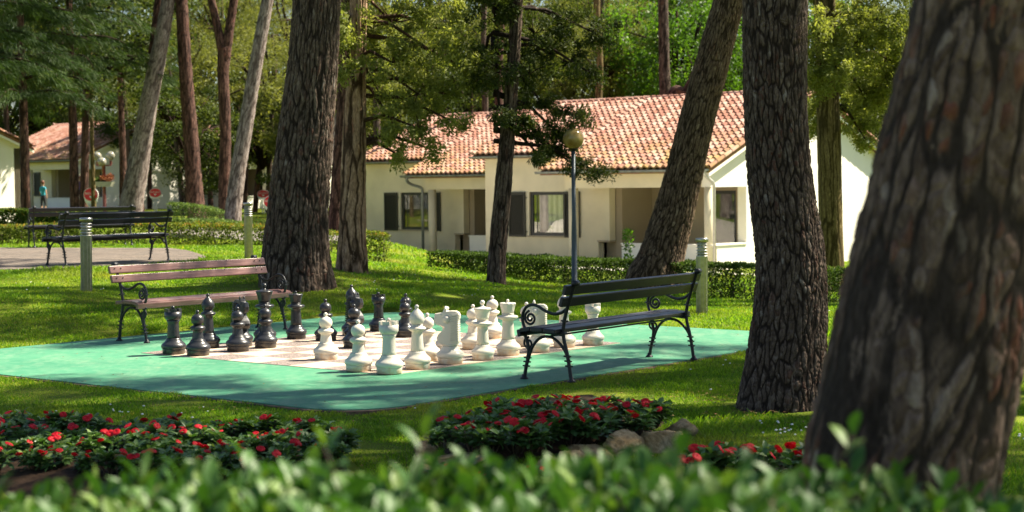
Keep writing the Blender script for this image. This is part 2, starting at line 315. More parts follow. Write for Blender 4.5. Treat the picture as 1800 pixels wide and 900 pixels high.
def padp(u,v,z=0): p=PO+PU*u+PV*v; return (p[0],p[1],z)
# pad: rounded-corner slab
def rrect(u0,v0,u1,v1,r,n=8):
    pts=[]
    for (cx,cy,a0) in ((u1-r,v0+r,-90),(u1-r,v1-r,0),(u0+r,v1-r,90),(u0+r,v0+r,180)):
        for i in range(n+1): t=R_(a0+90*i/n); pts.append((cx+r*math.cos(t),cy+r*math.sin(t)))
    return pts
pp=rrect(0,0,PW,PD,.5); mb=MB(); mb.prism([padp(u,v)[:2] for u,v in pp],-.12,.015,axis='z'); tag(mb.build('green_paving',M['green_coat']),kind='structure')
ring=MB(); po=[padp(u,v) for u,v in rrect(-.05,-.05,PW+.05,PD+.05,.53)]; pi=[padp(u,v) for u,v in rrect(0,0,PW,PD,.5)]; n=len(po)
for i in range(n):
    j=(i+1)%n; ring.add([(*po[i][:2],.008),(*po[j][:2],.008),(*pi[j][:2],.008),(*pi[i][:2],.008),(*po[i][:2],-.15),(*po[j][:2],-.15)],[(0,1,2,3),(0,4,5,1)])
tag(ring.build('kerb',M['kerb']),kind='structure')
# ------------------------------------------------------------------ board
bo=np.array([-1.08,14.59]); BA=R_(50.70); bu=np.array([math.cos(BA),math.sin(BA)]); bv=np.array([-math.sin(BA),math.cos(BA)]); SQ=.4225
mb=MB()
for i in range(8):
    for j in range(8):
        q=[bo+bu*SQ*(i+a_)+bv*SQ*(j+b_) for a_,b_ in((-.5,-.5),(.5,-.5),(.5,.5),(-.5,.5))]
        mb.add([(p[0],p[1],.020) for p in q],[(0,1,2,3)],False,(i+j)%2)
q=[bo+bu*SQ*a_+bv*SQ*b_ for a_,b_ in((-.5,-.5),(7.5,-.5),(7.5,7.5),(-.5,7.5))]
for k in range(4): a_,b_=q[k],q[(k+1)%4]; mb.add([(a_[0],a_[1],.02),(b_[0],b_[1],.02),(b_[0],b_[1],.008),(a_[0],a_[1],.008)],[(0,1,2,3)])
tag(mb.build('chessboard',[M['tile_light'],M['tile_dark']]),'large checkered chessboard of cream and grey gravel squares set in the green floor','chessboard')
# ------------------------------------------------------------------ chess pieces
BASE=[(.001,0),(.104,0),(.108,.005),(.109,.046),(.1095,.049),(.105,.0505),(.113,.054),(.1180,.061),(.1205,.070),(.1205,.080),(.1180,.090),(.1120,.099),(.1030,.107),(.0930,.115),(.0840,.124),(.0770,.134),(.0720,.145),(.0695,.152),(.0620,.155)]
def piece_parts(kind):
    b=MB(); b.lathe(BASE+[(.001,.1552)],36)
    s=MB(); h=MB(); sq=1
    def stem(r0,r1,z1,col):
        P=[(.001,.156),(.0600,.156)]
        for i in range(7): t=i/6; P.append((r0+(r1-r0)*t**.8,.1575+(z1-.1575)*t))
        return P+col
    if kind=='pawn':
        s.lathe(stem(.058,.047,.232,[(.052,.238),(.062,.244),(.070,.251),(.074,.259),(.0745,.266),(.072,.274),(.064,.281),(.052,.287),(.042,.292),(.001,.293)]),32)
        h.lathe([(.001,.29),(.038,.291)]+[(.062*math.sin(t),.343-.058*math.cos(t)) for t in [R_(a_) for a_ in range(40,165,10)]]+[(.013,.401),(.012,.406)]+[(.019*math.sin(R_(a_)),.420-.019*math.cos(R_(a_))) for a_ in range(35,180,20)]+[(.001,.439)],24)
    elif kind=='rook':
        s.lathe(stem(.062,.054,.300,[(.058,.312),(.066,.330),(.001,.331)]),24)
        h.lathe([(.001,.329),(.066,.331),(.080,.352),(.083,.358),(.083,.445)],24)
        h.v=h.v[:]; h.f=[f for f in h.f if len(f)==4 or True]
        h=MB(); h.lathe([(.001,.332),(.066,.332),(.081,.354),(.083,.362),(.083,.412),(.001,.413)],24)
        for k in range(6):
            a0=k*60+8; pts=[]
            for a_ in range(0,45,11): t=R_(a0+a_); pts.append((.083*math.cos(t),.083*math.sin(t)))
            for a_ in range(44,-1,-11): t=R_(a0+a_); pts.append((.062*math.cos(t),.062*math.sin(t)))
            h.prism(pts,.4135,.442,axis='z')
        h.lathe([(.001,.413),(.02,.414),(.012,.430)]+[(.018*math.sin(R_(a_)),.452-.018*math.cos(R_(a_))) for a_ in range(40,180,20)]+[(.001,.470)],16)
    elif kind=='bishop':
        s.lathe(stem(.061,.047,.325,[(.054,.332),(.066,.339),(.076,.346),(.080,.354),(.078,.362),(.068,.369),(.052,.376),(.046,.384),(.052,.392),(.001,.393)]),24)
        pr=[(.001,.392),(.046,.393)]
        for i in range(25):
            t=i/24; z=.395+.135*t; r=.068*math.sin(math.pi*(.22+.74*t**.9))**.8 if t<.98 else .016; pr.append((r,z))
        nn=np.array([.62,0,.78])
        def cut(r,z,an):
            d=abs(np.dot(nn,[r*math.cos(an),r*math.sin(an),z-.462])); return r*(.80 if d<.006 and r*math.cos(an)>-.01 else 1)
        h.lathe(pr+[(.012,.533)]+[(.019*math.sin(R_(a_)),.548-.019*math.cos(R_(a_))) for a_ in range(40,180,20)]+[(.001,.567)],28,fn=cut)
    elif kind in('queen','king'):
        zt=.50 if kind=='queen' else .515
        s.lathe(stem(.066,.054,.340,[(.062,.346),(.080,.352),(.094,.359),(.101,.368),(.101,.376),(.094,.384),(.064,.391),(.056,.398),(.061,.404),(.060,.410),(.001,.411)]),24)
        if kind=='queen':
            def sc(r,z,an): return r*(1-.10*max(0,(z-.43)/.07)*abs(math.sin(an*5)))
            h.lathe([(.001,.409),(.057,.410),(.062,.43),(.070,.46),(.080,.495),(.083,.500),(.078,.512),(.066,.506),(.050,.500),(.001,.499)],40,fn=sc)
            h.lathe([(.001,.499),(.035,.5),(.03,.512),(.012,.52)]+[(.015*math.sin(R_(a_)),.532-.015*math.cos(R_(a_))) for a_ in range(40,180,20)]+[(.001,.547)],16)
        else:
            h.lathe([(.001,.409),(.060,.410),(.066,.44),(.075,.48),(.084,.512),(.090,.516),(.091,.526),(.084,.531),(.045,.540),(.024,.546),(.016,.552),(.015,.56)]+[(.026*math.sin(R_(a_)),.586-.026*math.cos(R_(a_))) for a_ in range(35,180,18)]+[(.001,.612)],28)
    else: # knight
        s.lathe([(.001,.154),(.0575,.154),(.068,.162),(.066,.172),(.05,.18),(.001,.181)],24)
        out=[(-.066,.168),(-.092,.182),(-.108,.205),(-.112,.228),(-.100,.255),(-.072,.280),(-.046,.302),(-.040,.322),(-.058,.331),(-.084,.332),(-.118,.345),(-.134,.366),(-.137,.395),(-.128,.436),(-.088,.443),(-.060,.446),(-.052,.470),(-.038,.474),(-.022,.458),(.02,.462),(.062,.460),(.084,.446),(.096,.424),(.092,.395),(.080,.365),(.074,.325),(.074,.285),(.078,.240),(.086,.195),(.080,.172),(.050,.165)]
        n=len(out); V=[];F=[]; lay=[(-.050,.90),(-.046,.97),(-.030,1.0),(.030,1.0),(.046,.97),(.050,.90)]; cx,cz=-.01,.32
        for (y,sc_) in lay:
            for (x,z) in out:
                wy=y*(1.15-.55*(z-.17)/.3)*(.72 if x<-.075 and z>.32 else 1); V.append((cx+(x-cx)*sc_,wy,cz+(z-cz)*(sc_*.3+.7)))
        for k in range(len(lay)-1):
            for i in range(n): j=(i+1)%n; F.append((k*n+i,k*n+j,(k+1)*n+j,(k+1)*n+i))
        F+=[tuple(range(n-1,-1,-1)),tuple((len(lay)-1)*n+i for i in range(n))]
        h.add(V,F,False)
        for k in range(12):
            z=.20+k*.0205; ww=.05*(1.15-.55*(z-.17)/.3)
            h.box((.046,0,z),(.074,ww*2+.030,.0115),Matrix.Rotation(R_(-8),3,'Y'))
        for sy in(-1,1):
            h.ball((-.070,sy*.027,.425),.011,10); h.ball((-.020,sy*.022,.385),.040,14); h.ball((-.118,sy*.020,.400),.012,8); h.lathe([(.001,0),(.014,.002),(.010,.022),(.001,.040)],8,(-.035,sy*.022,.462)); h.box((-.105,sy*.0245,.376),(.050,.010,.006))
    return b,s,h
protos={}
def chess(kind,col,px,pyc,label,group,rz=0,size=1.0):
    key=(kind,col); g=G(px,pyc,.02); mt=M['chess_'+col]
    if key not in protos:
        r=empty(kind+'_chess_piece'); b,s,h=piece_parts(kind)
        b.build('base',mt,r); s.build('stem',mt,r); h.build('horse_head' if kind=='knight' else 'head',mt,r); protos[key]=r
        if kind=='knight':
            for f in r.children[-1].data.polygons: f.use_smooth=False
        o=r
    else: o=copy_tree(protos[key])
    o.location=(g[0],g[1],.021); o.rotation_euler=(0,0,rz); o.scale=(size,size,size); tag(o,label,'chess piece',group)
    return o
QW=math.atan2(bv[1],bv[0])           # white looks along +bv
WF=QW-math.pi; BF=QW                 # prototype knight looks along -x
gb='black chess pieces standing on the board'; gw='white chess pieces standing on the board'
chess('rook','black',305.5,622,'black rook on the left corner of the board, leftmost of all the chess pieces',gb,.3)
chess('pawn','black',348.5,624.5,'black pawn beside the leftmost rook, standing in front of the black bishop',gb,1)
chess('bishop','black',367,611,'black bishop behind the leftmost black pawn, close to the rook',gb,2,.97)
chess('pawn','black',418.5,617,'black pawn directly in front of the left black knight',gb,2.2)
chess('knight','black',424,608.5,'black knight hidden behind a black pawn, left of the tall black king',gb,BF-.25,1.03)
chess('king','black',466,600,'tallest black piece, the king with a ball on its flared crown behind a pawn',gb,.2,1.0)
chess('pawn','black',467,611,'black pawn directly in front of the tall black king',gb,.7)
chess('queen','black',521,595,'black queen with a fluted crown standing free right of the black king',gb,.1,.93)
chess('pawn','black',573,598.5,'black pawn mostly hidden behind the leftmost white pawn',gb,1.7)
chess('bishop','black',619,589,'black bishop whose pointed head rises above the right black knight',gb,.5,.97)
chess('knight','black',624,597,'black knight between the far black bishop and a black pawn near the board centre',gb,BF-.2,1.0)
chess('pawn','black',623,611,'black pawn in front of the right black knight, behind a white pawn',gb,2.6)
chess('rook','black',666,581.5,'black rook at the far corner of the board near the grass',gb,1.3,.92)
chess('pawn','black',712.5,592,'nearer of the two black pawns standing close together right of the far black rook',gb,.9,.92)
chess('pawn','black',714,586,'farther of the two black pawns standing close together right of the far black rook',gb,.4,1.0)
chess('pawn','white',573.5,631.5,'leftmost white pawn, standing among the black pawns on the open board',gw,.4)
chess('pawn','white',630.5,651.5,'white pawn just left of the nearest white rook',gw,1.4,1.02)
chess('rook','white',684.5,656,'white rook on the near corner of the board, nearest chess piece',gw,.8,1.02)
chess('bishop','white',734,648,'white bishop between the nearest white rook and the white knight',gw,1.2,1.0)
chess('pawn','white',752,633,'white pawn half hidden behind the near white bishop',gw,.3)
chess('knight','white',791.5,639,'nearer white knight with a combed mane seen from the side',gw,WF+.55,1.04)
chess('pawn','white',787,618,'white pawn hidden behind the near white knight, only its knob and base showing',gw,1.1)
chess('pawn','white',832,613,'white pawn half hidden behind the left side of the white king',gw,.6,1.0)
chess('king','white',849,632,'white king with a grey weathered crown, a ball on top, near the bench',gw,.2,.90)
chess('queen','white',893.5,624,'white queen with a plain flared crown between the white king and the bench',gw,.9,.97)
chess('pawn','white',866,594,'white pawn standing far back between the white king and queen',gw,.1,1.02)
chess('pawn','white',926,608,'white pawn behind the left armrest of the dark bench',gw,2)
chess('knight','white',946,618.5,'farther white knight partly hidden by the armrest of the dark bench',gw,WF+.55,1.0)
chess('bishop','white',992,610,'white bishop behind the back slats of the dark bench',gw,.2,.97)
chess('rook','white',1042.5,606,'white rook on the right corner of the board seen between the bench slats',gw,.5,.94)
# ------------------------------------------------------------------ benches
def spiral(cy,cz,r0,r1,a0,turns,n=26):
    return [(cy+(r0+(r1-r0)*i/n)*math.cos(a0+2*math.pi*turns*i/n),cz+(r0+(r1-r0)*i/n)*math.sin(a0+2*math.pi*turns*i/n)) for i in range(n+1)]
def smoothp(pts,n=6):
    out=[]
    P=[np.array(p,float) for p in pts]; P=[2*P[0]-P[1]]+P+[2*P[-1]-P[-2]]
    for i in range(1,len(P)-2):
        for k in range(n):
            t=k/n; out.append(tuple(.5*((2*P[i])+(-P[i-1]+P[i+1])*t+(2*P[i-1]-5*P[i]+4*P[i+1]-P[i+2])*t*t+(-P[i-1]+3*P[i]-3*P[i+1]+P[i+2])*t**3)))
    return out+[tuple(P[-2])]
def make_bench(wood,L=2.20,FX=1.0):
    r=empty('park_bench')
    # slats: back runs at -y, seat front at +y
    for k,(yy,zz,tilt) in enumerate(((-.262,.760,-18),(-.228,.662,-18))):
        b=MB(); b.box((0,0,0),(L,.034,.082)); o=b.build('back_slat',M[wood],r,.006); o.location=(0,yy+.02,zz); o.rotation_euler=(R_(-tilt),0,0)
    for k,(yy,zz,tl,wd) in enumerate(((-.085,.420,-3,.12),(.042,.428,2,.12),(.160,.423,10,.10))):
        b=MB(); b.box((0,0,0),(L,wd,.036)); o=b.build('seat_slat',M[wood],r,.007); o.location=(0,yy,zz); o.rotation_euler=(R_(-tl if k<2 else -tl),0,0)
    b=MB(); b.box((0,0,0),(L,.034,.060)); o=b.build('seat_slat',M[wood],r,.008); o.location=(0,.222,.392); o.rotation_euler=(R_(-12),0,0)
    for sx in(-1,1):
        m_=MB()
        def T(pts,rad,seg=8,x=0): m_.tube([(x,p[0],p[1]) for p in pts],rad,seg)
        # back leg + upright
        T(smoothp([(-.235,.0),(-.222,.10),(-.200,.22),(-.165,.36),(-.165,.46),(-.195,.58),(-.235,.69),(-.268,.785),(-.285,.812)]),.0155)
        # front leg
        T(smoothp([(.235,.0),(.222,.08),(.200,.17),(.190,.25),(.205,.32),(.222,.37),(.205,.395)]),.0155)
        # arch under the seat
        T(smoothp([(-.218,.17),(-.165,.27),(-.08,.345),(.0,.365),(.08,.345),(.150,.27),(.200,.15)]),.0125)
        T(smoothp([(-.17,.385),(-.05,.395),(.08,.40),(.20,.385),(.235,.36)]),.015)
        # scroll below the seat front
        T([p for p in spiral(.190,.300,.052,.014,R_(95),-1.35)],.0095)
        # arm rest sweeping to the big scroll
        arm=smoothp([(-.195,.600),(-.14,.565),(-.06,.555),(.02,.578),(.09,.612),(.15,.622),(.21,.600),(.245,.545),(.248,.485),(.225,.425),(.190,.398)])
        T(arm,.0135)
        T([p for p in spiral(.168,.510,.062,.012,R_(80),-1.75,36)],.0105)
        # collars, feet
        for (y,z) in ((-.214,.13),(-.207,.17),(-.200,.21),(.214,.11),(.206,.145),(.200,.18),(-.168,.40),(-.175,.50),(.246,.51)):
            m_.box((0,y,z),(.048,.046,.011),Matrix.Rotation(R_(8),3,'X'))
        for y in (-.238,.238):
            m_.lathe([(.001,0),(.036,0),(.034,.010),(.020,.022),(.017,.04),(.001,.041)],12,(0,y,0))
        m_.tube([(-.03,-.288,.812),(.03,-.288,.812)],.026,12)
        o=m_.build('iron_side_frame',M['iron'],r); o.location=(sx*FX,0,0)
        bo_=MB()
        for (y,z) in ((-.225,.775),(-.190,.675)):
            for dx in (-.03,.05): bo_.ball((dx,y+.002,z),.007,8)
        o=bo_.build('bolt',M['iron'],r); o.location=(sx*FX,0,0)
    # lengthwise tie rod
    b=MB(); b.tube([(-FX,.0,.365),(FX,.0,.365)],.008,8); b.build('tie_rod',M['iron'],r)
    return r
gbn='park benches with scrolled iron frames'
b1=make_bench('wood_dark'); 
ang=R_(53.9); fe=np.array([math.cos(ang),math.sin(ang)]); fn=np.array([-math.sin(ang),math.cos(ang)])
c=np.array([.47,13.63])+fe*1.005+fn*.235; b1.location=(c[0],c[1],.015); b1.rotation_euler=(0,0,ang)
tag(b1,'dark wooden bench seen from behind on the right edge of the green floor','bench',gbn)
b2=make_bench('wood_red',2.16,.97)
p1=G(258,603,.015)[:2]; p2=G(502,579,.015)[:2]; d=(p2-p1); d/=np.linalg.norm(d); a2=math.atan2(d[1],d[0]); c=(p1+p2)/2+np.array([-d[1],d[0]])*.235
b2.location=(c[0],c[1],.015); b2.rotation_euler=(0,0,a2+math.pi); tag(b2,'weathered reddish bench facing the chessboard at the grass edge behind the black pieces','bench',gbn)
b3=copy_tree(b1); l3=G(115,469,.44)[:2]; r3=G(297,459,.44)[:2]; d=(r3-l3); d=d/np.linalg.norm(d); c=(l3+r3)/2+np.array([-d[1],d[0]])*.235
sc3=np.linalg.norm(r3-l3)/2.0
b3.location=(c[0],c[1],.455); b3.rotation_euler=(0,0,math.atan2(d[1],d[0])); tag(b3,'nearer of the two dark benches on the paved patio, behind the steel bollard','bench',gbn)
b4=copy_tree(b1); l4=at(49,433,34.0); c=np.array([l4[0]+1.0*.93,l4[1]+.37]); 
b4.location=(c[0]+.05,c[1],.455); b4.rotation_euler=(0,0,R_(30)); tag(b4,'farther dark bench at the back edge of the paved patio beside the hedge','bench',gbn)
# ------------------------------------------------------------------ patio, road
def sheet(name,poly,z,mat,th=.05,kind='structure'):
    mb=MB(); mb.prism([tuple(p[:2]) for p in poly],z-th,z,axis='z'); return tag(mb.build(name,M[mat]),kind=kind)
pt=[G(-60,478,.44),G(0,475,.44),G(120,472,.44),G(250,466,.44),G(330,460,.44),G(365,453,.44),G(350,447,.44),G(330,441,.44),G(300,437,.44),G(0,436,.44),G(-90,436,.44)]
sheet('patio',pt,.452,'patio',.1)
rd=[G(440,424,.45),G(640,424,.45),G(640,405,.45),G(440,402,.45),G(300,404,.45),G(300,410,.45)]
sheet('road',rd,.462,'road',.1)
M['bounce_concrete']=simple('bounce_concrete',(.52,.48,.41),.9,0,.2,.06,2)  # pale paving colour chosen to throw sunlight back at the facade
for zz,pl4 in ((0,[(-6.5,52.5),(-4.5,47),(-1.5,42),(2,38.5),(8.5,36.5),(10.5,47.5),(5.9,46.9)]),):
    pass
n_=26; V=[];F=[]
for i in range(n_+1):
    t=i/n_
    for j in range(n_+1):
        q=j/n_; a_=np.array([-13.5,62])*(1-t)+np.array([7.2,45.5])*t; b_=np.array([-9.5,51.5])*(1-t)+np.array([4.5,36.5])*t; p=b_*(1-q)+a_*q; V.append((p[0],p[1],h1(p[0],p[1])+.02))
V=np.array(V); k_=n_+1; i_=np.arange(n_*k_).reshape(n_,k_)[:,:-1].ravel(); tag(link('path',npmesh('path',V,np.stack([i_,i_+1,i_+k_+1,i_+k_],1)),M['bounce_concrete']),kind='structure')  # unseen paving added to bounce sunlight onto the shaded facade
# ------------------------------------------------------------------ bollards
def bollard():
    r=empty('bollard_light'); b=MB(); b.lathe([(.001,-.03),(.070,-.03),(.070,.72),(.074,.722),(.074,.735),(.001,.736)],24)
    for k in range(10): b.box((.0705*math.cos(k*.628),.0705*math.sin(k*.628),.36),(.004,.003,.70),Matrix.Rotation(k*.628,3,'Z'))
    b.build('post',M['dull_steel'],r)
    g=MB(); g.lathe([(.001,.736),(.056,.737),(.056,.905),(.001,.906)],20); g.build('lamp_glass',M['smoke'],r)
    l=MB()
    for k in range(4): z=.768+k*.038; l.lathe([(.057,z),(.076,z-.010),(.077,z-.007),(.057,z+.004)],20)
    l.tube([(.06,0,.73),(.06,0,.91)],.006,6); l.tube([(-.06,0,.73),(-.06,0,.91)],.006,6); l.build('louvre',M['dull_steel'],r)
    t=MB(); t.lathe([(.001,.906),(.080,.906),(.081,.94),(.076,.952),(.001,.955)],24); t.build('cap',M['steel'],r)
    return r
gbl='steel bollard lights in the lawn'
q=bollard(); g=G(152,513,.33); q.location=(g[0],g[1],h1(g[0],g[1])-.01); q.rotation_euler=(R_(.6),R_(-1.2),2.0); tag(q,'steel bollard light on the left lawn in front of the patio benches','bollard',gbl)
for (px,py,z,lb,rz,lean) in ((437.5,454,.43,'steel bollard light between the pale leaning trunk and the thick left pine',.5,0),(1234,552,0,'steel bollard light on the sunny lawn behind the far end of the dark bench',1.1,.7)):
    c_=copy_tree(q); g=G(px,py,z); c_.location=(g[0],g[1],h1(g[0],g[1])-.01); c_.rotation_euler=(0,R_(lean),rz); tag(c_,lb,'bollard',gbl)
# lamp post
LY=28.5; g=at(1010,506,LY); lz=h1(g[0],g[1]); r=empty('street_lamp',(g[0],g[1],lz),0,'slim grey lamp post with an amber globe standing before the hedge','lamp post')
top=at(1007,266,LY)[2]-lz
mb=MB(); mb.lathe([(.001,-.1),(.075,-.1),(.07,.02),(.050,.03),(.046,.9),(.038,1.15),(.036,1.18),(.034,top),(.001,top+.001)],16); mb.build('post',M['lamp_post'],r)
mb=MB(); mb.lathe([(.001,top+.001),(.034,top+.002),(.075,top+.03),(.080,top+.045),(.001,top+.046)],16); mb.build('lamp_holder',M['frame_dark'],r)
mb=MB(); mb.ball((0,0,top+.045+.17),.182,32); mb.build('globe',M['amber'],r)
#@@PART2
# ------------------------------------------------------------------ bungalows
SL=.418; RY=5.1; EZ=2.93; DEP=10.2
def roofz(y): return EZ+SL*(min(y,2*RY-y)+.45)
def tiles(x0,x1,y0,y1,flip=False,seed=1):
    """courses of barrel tiles on a pitched plane, from eave y0 up to ridge y1"""
    rg=np.random.default_rng(seed); tw=.235; pitch=.262; ln=(y1-y0)*math.sqrt(1+SL*SL); nr=int(math.ceil(ln/pitch)); nc=int(round((x1-x0)/tw)); tw=(x1-x0)/nc
    sub=8; V=[];F=[];T=[]
    cz,sz=1/math.sqrt(1+SL*SL),SL/math.sqrt(1+SL*SL)
    for r in range(nr):
        a=r*pitch; b=min(ln,a+pitch+.05)
        for c in range(nc):
            t=rg.uniform(0,1)**1.2; jit=rg.normal(0,.006); jx=rg.normal(0,.004)
            base=len(V)
            for k in range(sub+1):
                ph=k/sub; hh=.048*math.sin(math.pi*ph*1.0)**1.0 if ph<.68 else 0
                ph2=ph/.66; hh=.062*math.sin(math.pi*ph2) if ph2<1 else -.016*math.sin(math.pi*(ph-.66)/.34)
                x=x0+(c+ph)*tw+jx
                for (dist,lift) in ((a+jit,.058),(a+jit,.012),(b,.0)):
                    l=(hh+lift) if lift!=.012 else (hh-.012)
                    yy=y0+dist*cz-l*sz*1.0; zz=dist*sz+l*cz
                    V.append((x,yy,zz)); T.append(t)
            for k in range(sub):
                i=base+k*3; j=i+3
                F.append((i,j,j+2,i+2)); F.append((i+1,j+1,j,i))
    V=np.array(V); V[:,2]+=EZ+SL*(y0+.45)+.055
    if flip: V[:,1]=2*RY-V[:,1]
    return V,np.array(F),np.array(T)
def bungalow():
    r=empty('bungalow')
    XL=-9.75
    st,sw,tp=M['stucco'],M['stucco_white'],M['taupe']
    # facade wall behind the porch (window wall) with opening
    wx0,wx1,wz0,wz1=-7.86,-6.41,.93,2.31; vy=1.2; th=.28
    mb=MB(); top=roofz(vy)-.16
    mb.b2((XL,vy,-.6),(wx0,vy+th,top)); mb.b2((wx1,vy,-.6),(-5.05,vy+th,top)); mb.b2((-5.05,vy,.80),(-4.6,vy+th,top)); mb.b2((wx0,vy,-.6),(wx1,vy+th,wz0)); mb.b2((wx0,vy,wz1),(wx1,vy+th,top))
    rc=MB(); rc.b2((-5.05,vy+.42,-.6),(-4.6,vy+.6,.80)); rc.b2((-4.6,vy+.3,-.6),(-4.35,3.0,2.59)); rc.b2((-4.35,3.0,-.6),(-2.3,3.25,2.95)); rc.b2((-1.2,3.0,-.6),(-.3,3.25,2.95)); rc.b2((-2.3,3.0,2.3),(-1.2,3.25,2.95)); rc.build('recess_wall',tp,r)  # recess and below-ledge walls carry the porch shade in a darker colour
    mb.b2((XL,vy+th,-.6),(XL+.28,DEP,2.9))
    mb.b2((XL,DEP-.28,-.6),(0,DEP,2.9))
    mb.build('wall',st,r)
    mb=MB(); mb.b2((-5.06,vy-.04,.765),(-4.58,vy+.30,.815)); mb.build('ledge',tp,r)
    # porch beam, soffit, columns, parapets
    mb=MB(); mb.b2((-5.35,-.02,2.42),(-.302,.28,2.83)); mb.b2((-5.35,.28,2.42),(-5.07,vy,2.83)); mb.build('porch_beam',st,r)
    mb=MB(); mb.b2((-5.33,.285,2.60),(-.305,2.99,2.68)); mb.build('porch_ceiling',sw,r)
    for x in (-5.13,-.14):
        mb=MB(); mb.lathe([(.001,-.6),(.15,-.6),(.15,2.417),(.001,2.418)],20,(x,.13,0)); mb.build('column',st,r)
    mb=MB(); mb.b2((-3.19,.0,-.6),(-.3,.2,.76)); mb.b2((-3.21,-.03,.762),(-.30,.23,.80)); mb.build('parapet',sw,r)
    # gable wall with porch opening
    ys=[1.77,DEP]; mb=MB()
    z1,z2=roofz(1.77)-.14,roofz(DEP)-.14; zr=roofz(RY)-.14; z0=roofz(0)-.14
    mb.prism([(1.77,-.6),(DEP,-.6),(DEP,z2),(RY,zr),(1.77,z1)],-.30,0,axis='x')
    mb.prism([(0,2.42),(1.768,2.42),(1.768,z1),(0,z0)],-.30,.0,axis='x'); mb.b2((-.30,.28,-.6),(0,1.768,.76)); mb.build('gable_wall',sw,r)
    mb=MB(); mb.b2((-.32,.02,.762),(.035,1.77,.805)); mb.build('sill',sw,r)
    # left gable
    mb=MB(); mb.prism([(vy+th+.002,2.9),(DEP,2.9),(RY,zr),(vy+th+.002,roofz(vy+th)-.15)],XL+.002,XL+.26,axis='x'); mb.build('gable_wall',st,r)
    # porch door and side window
    d=MB(); d.b2((-2.3,3.05,-.6),(-2.2,3.15,2.3)); d.b2((-1.3,3.05,-.6),(-1.2,3.15,2.3)); d.b2((-2.198,3.05,2.2),(-1.302,3.15,2.3)); d.b2((-2.198,3.05,-.6),(-1.302,3.15,.3)); o=d.build('door_frame',M['frame_dark'],r)
    g=MB(); g.b2((-2.198,3.09,.302),(-1.302,3.10,2.198)); g.build('pane',M['glass'],o)
    g=MB(); g.b2((-2.29,3.28,-.5),(-1.21,3.30,2.29)); g.build('curtain',M['frame_dark'],o)  # near-black sheet, no cloth, painting the unlit inside behind the door glass
    # window
    f=MB(); y0,y1=vy+.06,vy+.13
    for (a_,b_) in (((wx0,wz0),(wx0+.11,wz1)),((wx1-.09,wz0),(wx1,wz1)),((wx0+.112,wz1-.10),(wx1-.092,wz1)),((wx0+.112,wz0),(wx1-.092,wz0+.10))): f.b2((a_[0],y0,a_[1]),(b_[0],y1,b_[1]))
    W=f.build('window',M['frame_dark'],r)
    g=MB(); g.b2((wx0+.10,y0+.03,wz0+.10),(wx1-.085,y0+.036,wz1-.10)); g.build('pane',M['glass'],W)
    g=MB(); g.b2((wx0+.25,y0+.024,wz0+.10),(wx0+.285,y0+.05,wz1-.10),0); g.build('mullion',M['frame_dark'],W)
    # curtain: pleated sheet
    n=120; V=[];F=[]
    for i in range(n+1):
        x=wx0+.30+(wx1-wx0-.42)*i/n; yy=vy+.15+.018*math.sin(i*.95)+.006*math.sin(i*.31)
        V+= [(x,yy,wz0+.06),(x,yy,wz1-.05)]
    for i in range(n): F.append((2*i,2*i+2,2*i+3,2*i+1))
    c=MB(); c.add(V,F,True); c.build('curtain',M['curtain'],W,fix=False)
    g=MB(); g.b2((wx0-.02,vy+.32,wz0-.1),(wx1+.02,vy+.33,wz1+.1)); g.build('unlit_room_sheet',M['frame_dark'],W)  # black sheet standing in for the darkness of the room
    g=MB(); g.b2((wx0-.05,vy-.07,wz0-.045),(wx1+.05,vy+.055,wz0-.002)); g.build('window_sill',tp,W)
    # shutters: louvred leaves
    for (x0,x1) in ((-8.70,-7.99),(-6.40+.02,-5.74)):
        s_=MB(); z0_,z1_=.88,2.31; yb=vy-.065
        s_.b2((x0,yb,z0_),(x0+.06,yb+.04,z1_)); s_.b2((x1-.06,yb,z0_),(x1,yb+.04,z1_)); s_.b2((x0+.06,yb,z0_),(x1-.06,yb+.04,z0_+.07)); s_.b2((x0+.06,yb,z1_-.07),(x1-.06,yb+.04,z1_)); s_.b2((x0+.06,yb+.026,z0_+.07),(x1-.06,yb+.030,z1_-.07))
        for k in range(26): s_.box(((x0+x1)/2,yb+.012,z0_+.095+k*.0485),(x1-x0-.12,.034,.007),Matrix.Rotation(R_(-38),3,'X'))
        s_.b2((x1-.005 if x0<-7 else x0-.03,yb+.02,z0_+.15),(x1+.06 if x0<-7 else x0+.005,yb+.05,z0_+.18)); s_.b2((x1-.005 if x0<-7 else x0-.03,yb+.02,z1_-.2),(x1+.06 if x0<-7 else x0+.005,yb+.05,z1_-.17))
        s_.build('shutter',M['shutter'],r)
    # roof : slab + tile courses
    ov=.27; S=MB()
    e0,m0=-.45,.88
    def slab(xa,xb,ya,flip=False):
        pts=[(ya,EZ+SL*(ya+.45)),(RY,EZ+SL*(RY+.45)),(RY,EZ+SL*(RY+.45)-.11),(ya,EZ+SL*(ya+.45)-.11)]
        if flip: pts=[(2*RY-y,z) for y,z in pts]
        S.prism(pts,xa,xb,axis='x')
    slab(-5.95,ov,e0); slab(XL-.25,-5.951,m0); slab(XL-.25,ov,e0,True)
    roof=S.build('roof',M['roof'],r)
    for nm,(xa,xb,ya,fl,sd_) in {'a':(-5.98,ov+.02,e0-.04,False,3),'b':(XL-.28,-5.98,m0-.04,False,4),'c':(XL-.28,ov+.02,e0-.04,True,5)}.items():
        V,F,T=tiles(xa,xb,ya,RY-.02,fl,sd_); link('roof_tiles',npmesh('roof_tiles',V,F,T,smooth=False),M['roof'],roof)
    # ridge caps
    rc=[];T=[];V=[];F=[]; zr=EZ+SL*(RY+.45)+.06; x=XL-.28; rg=random.Random(5)
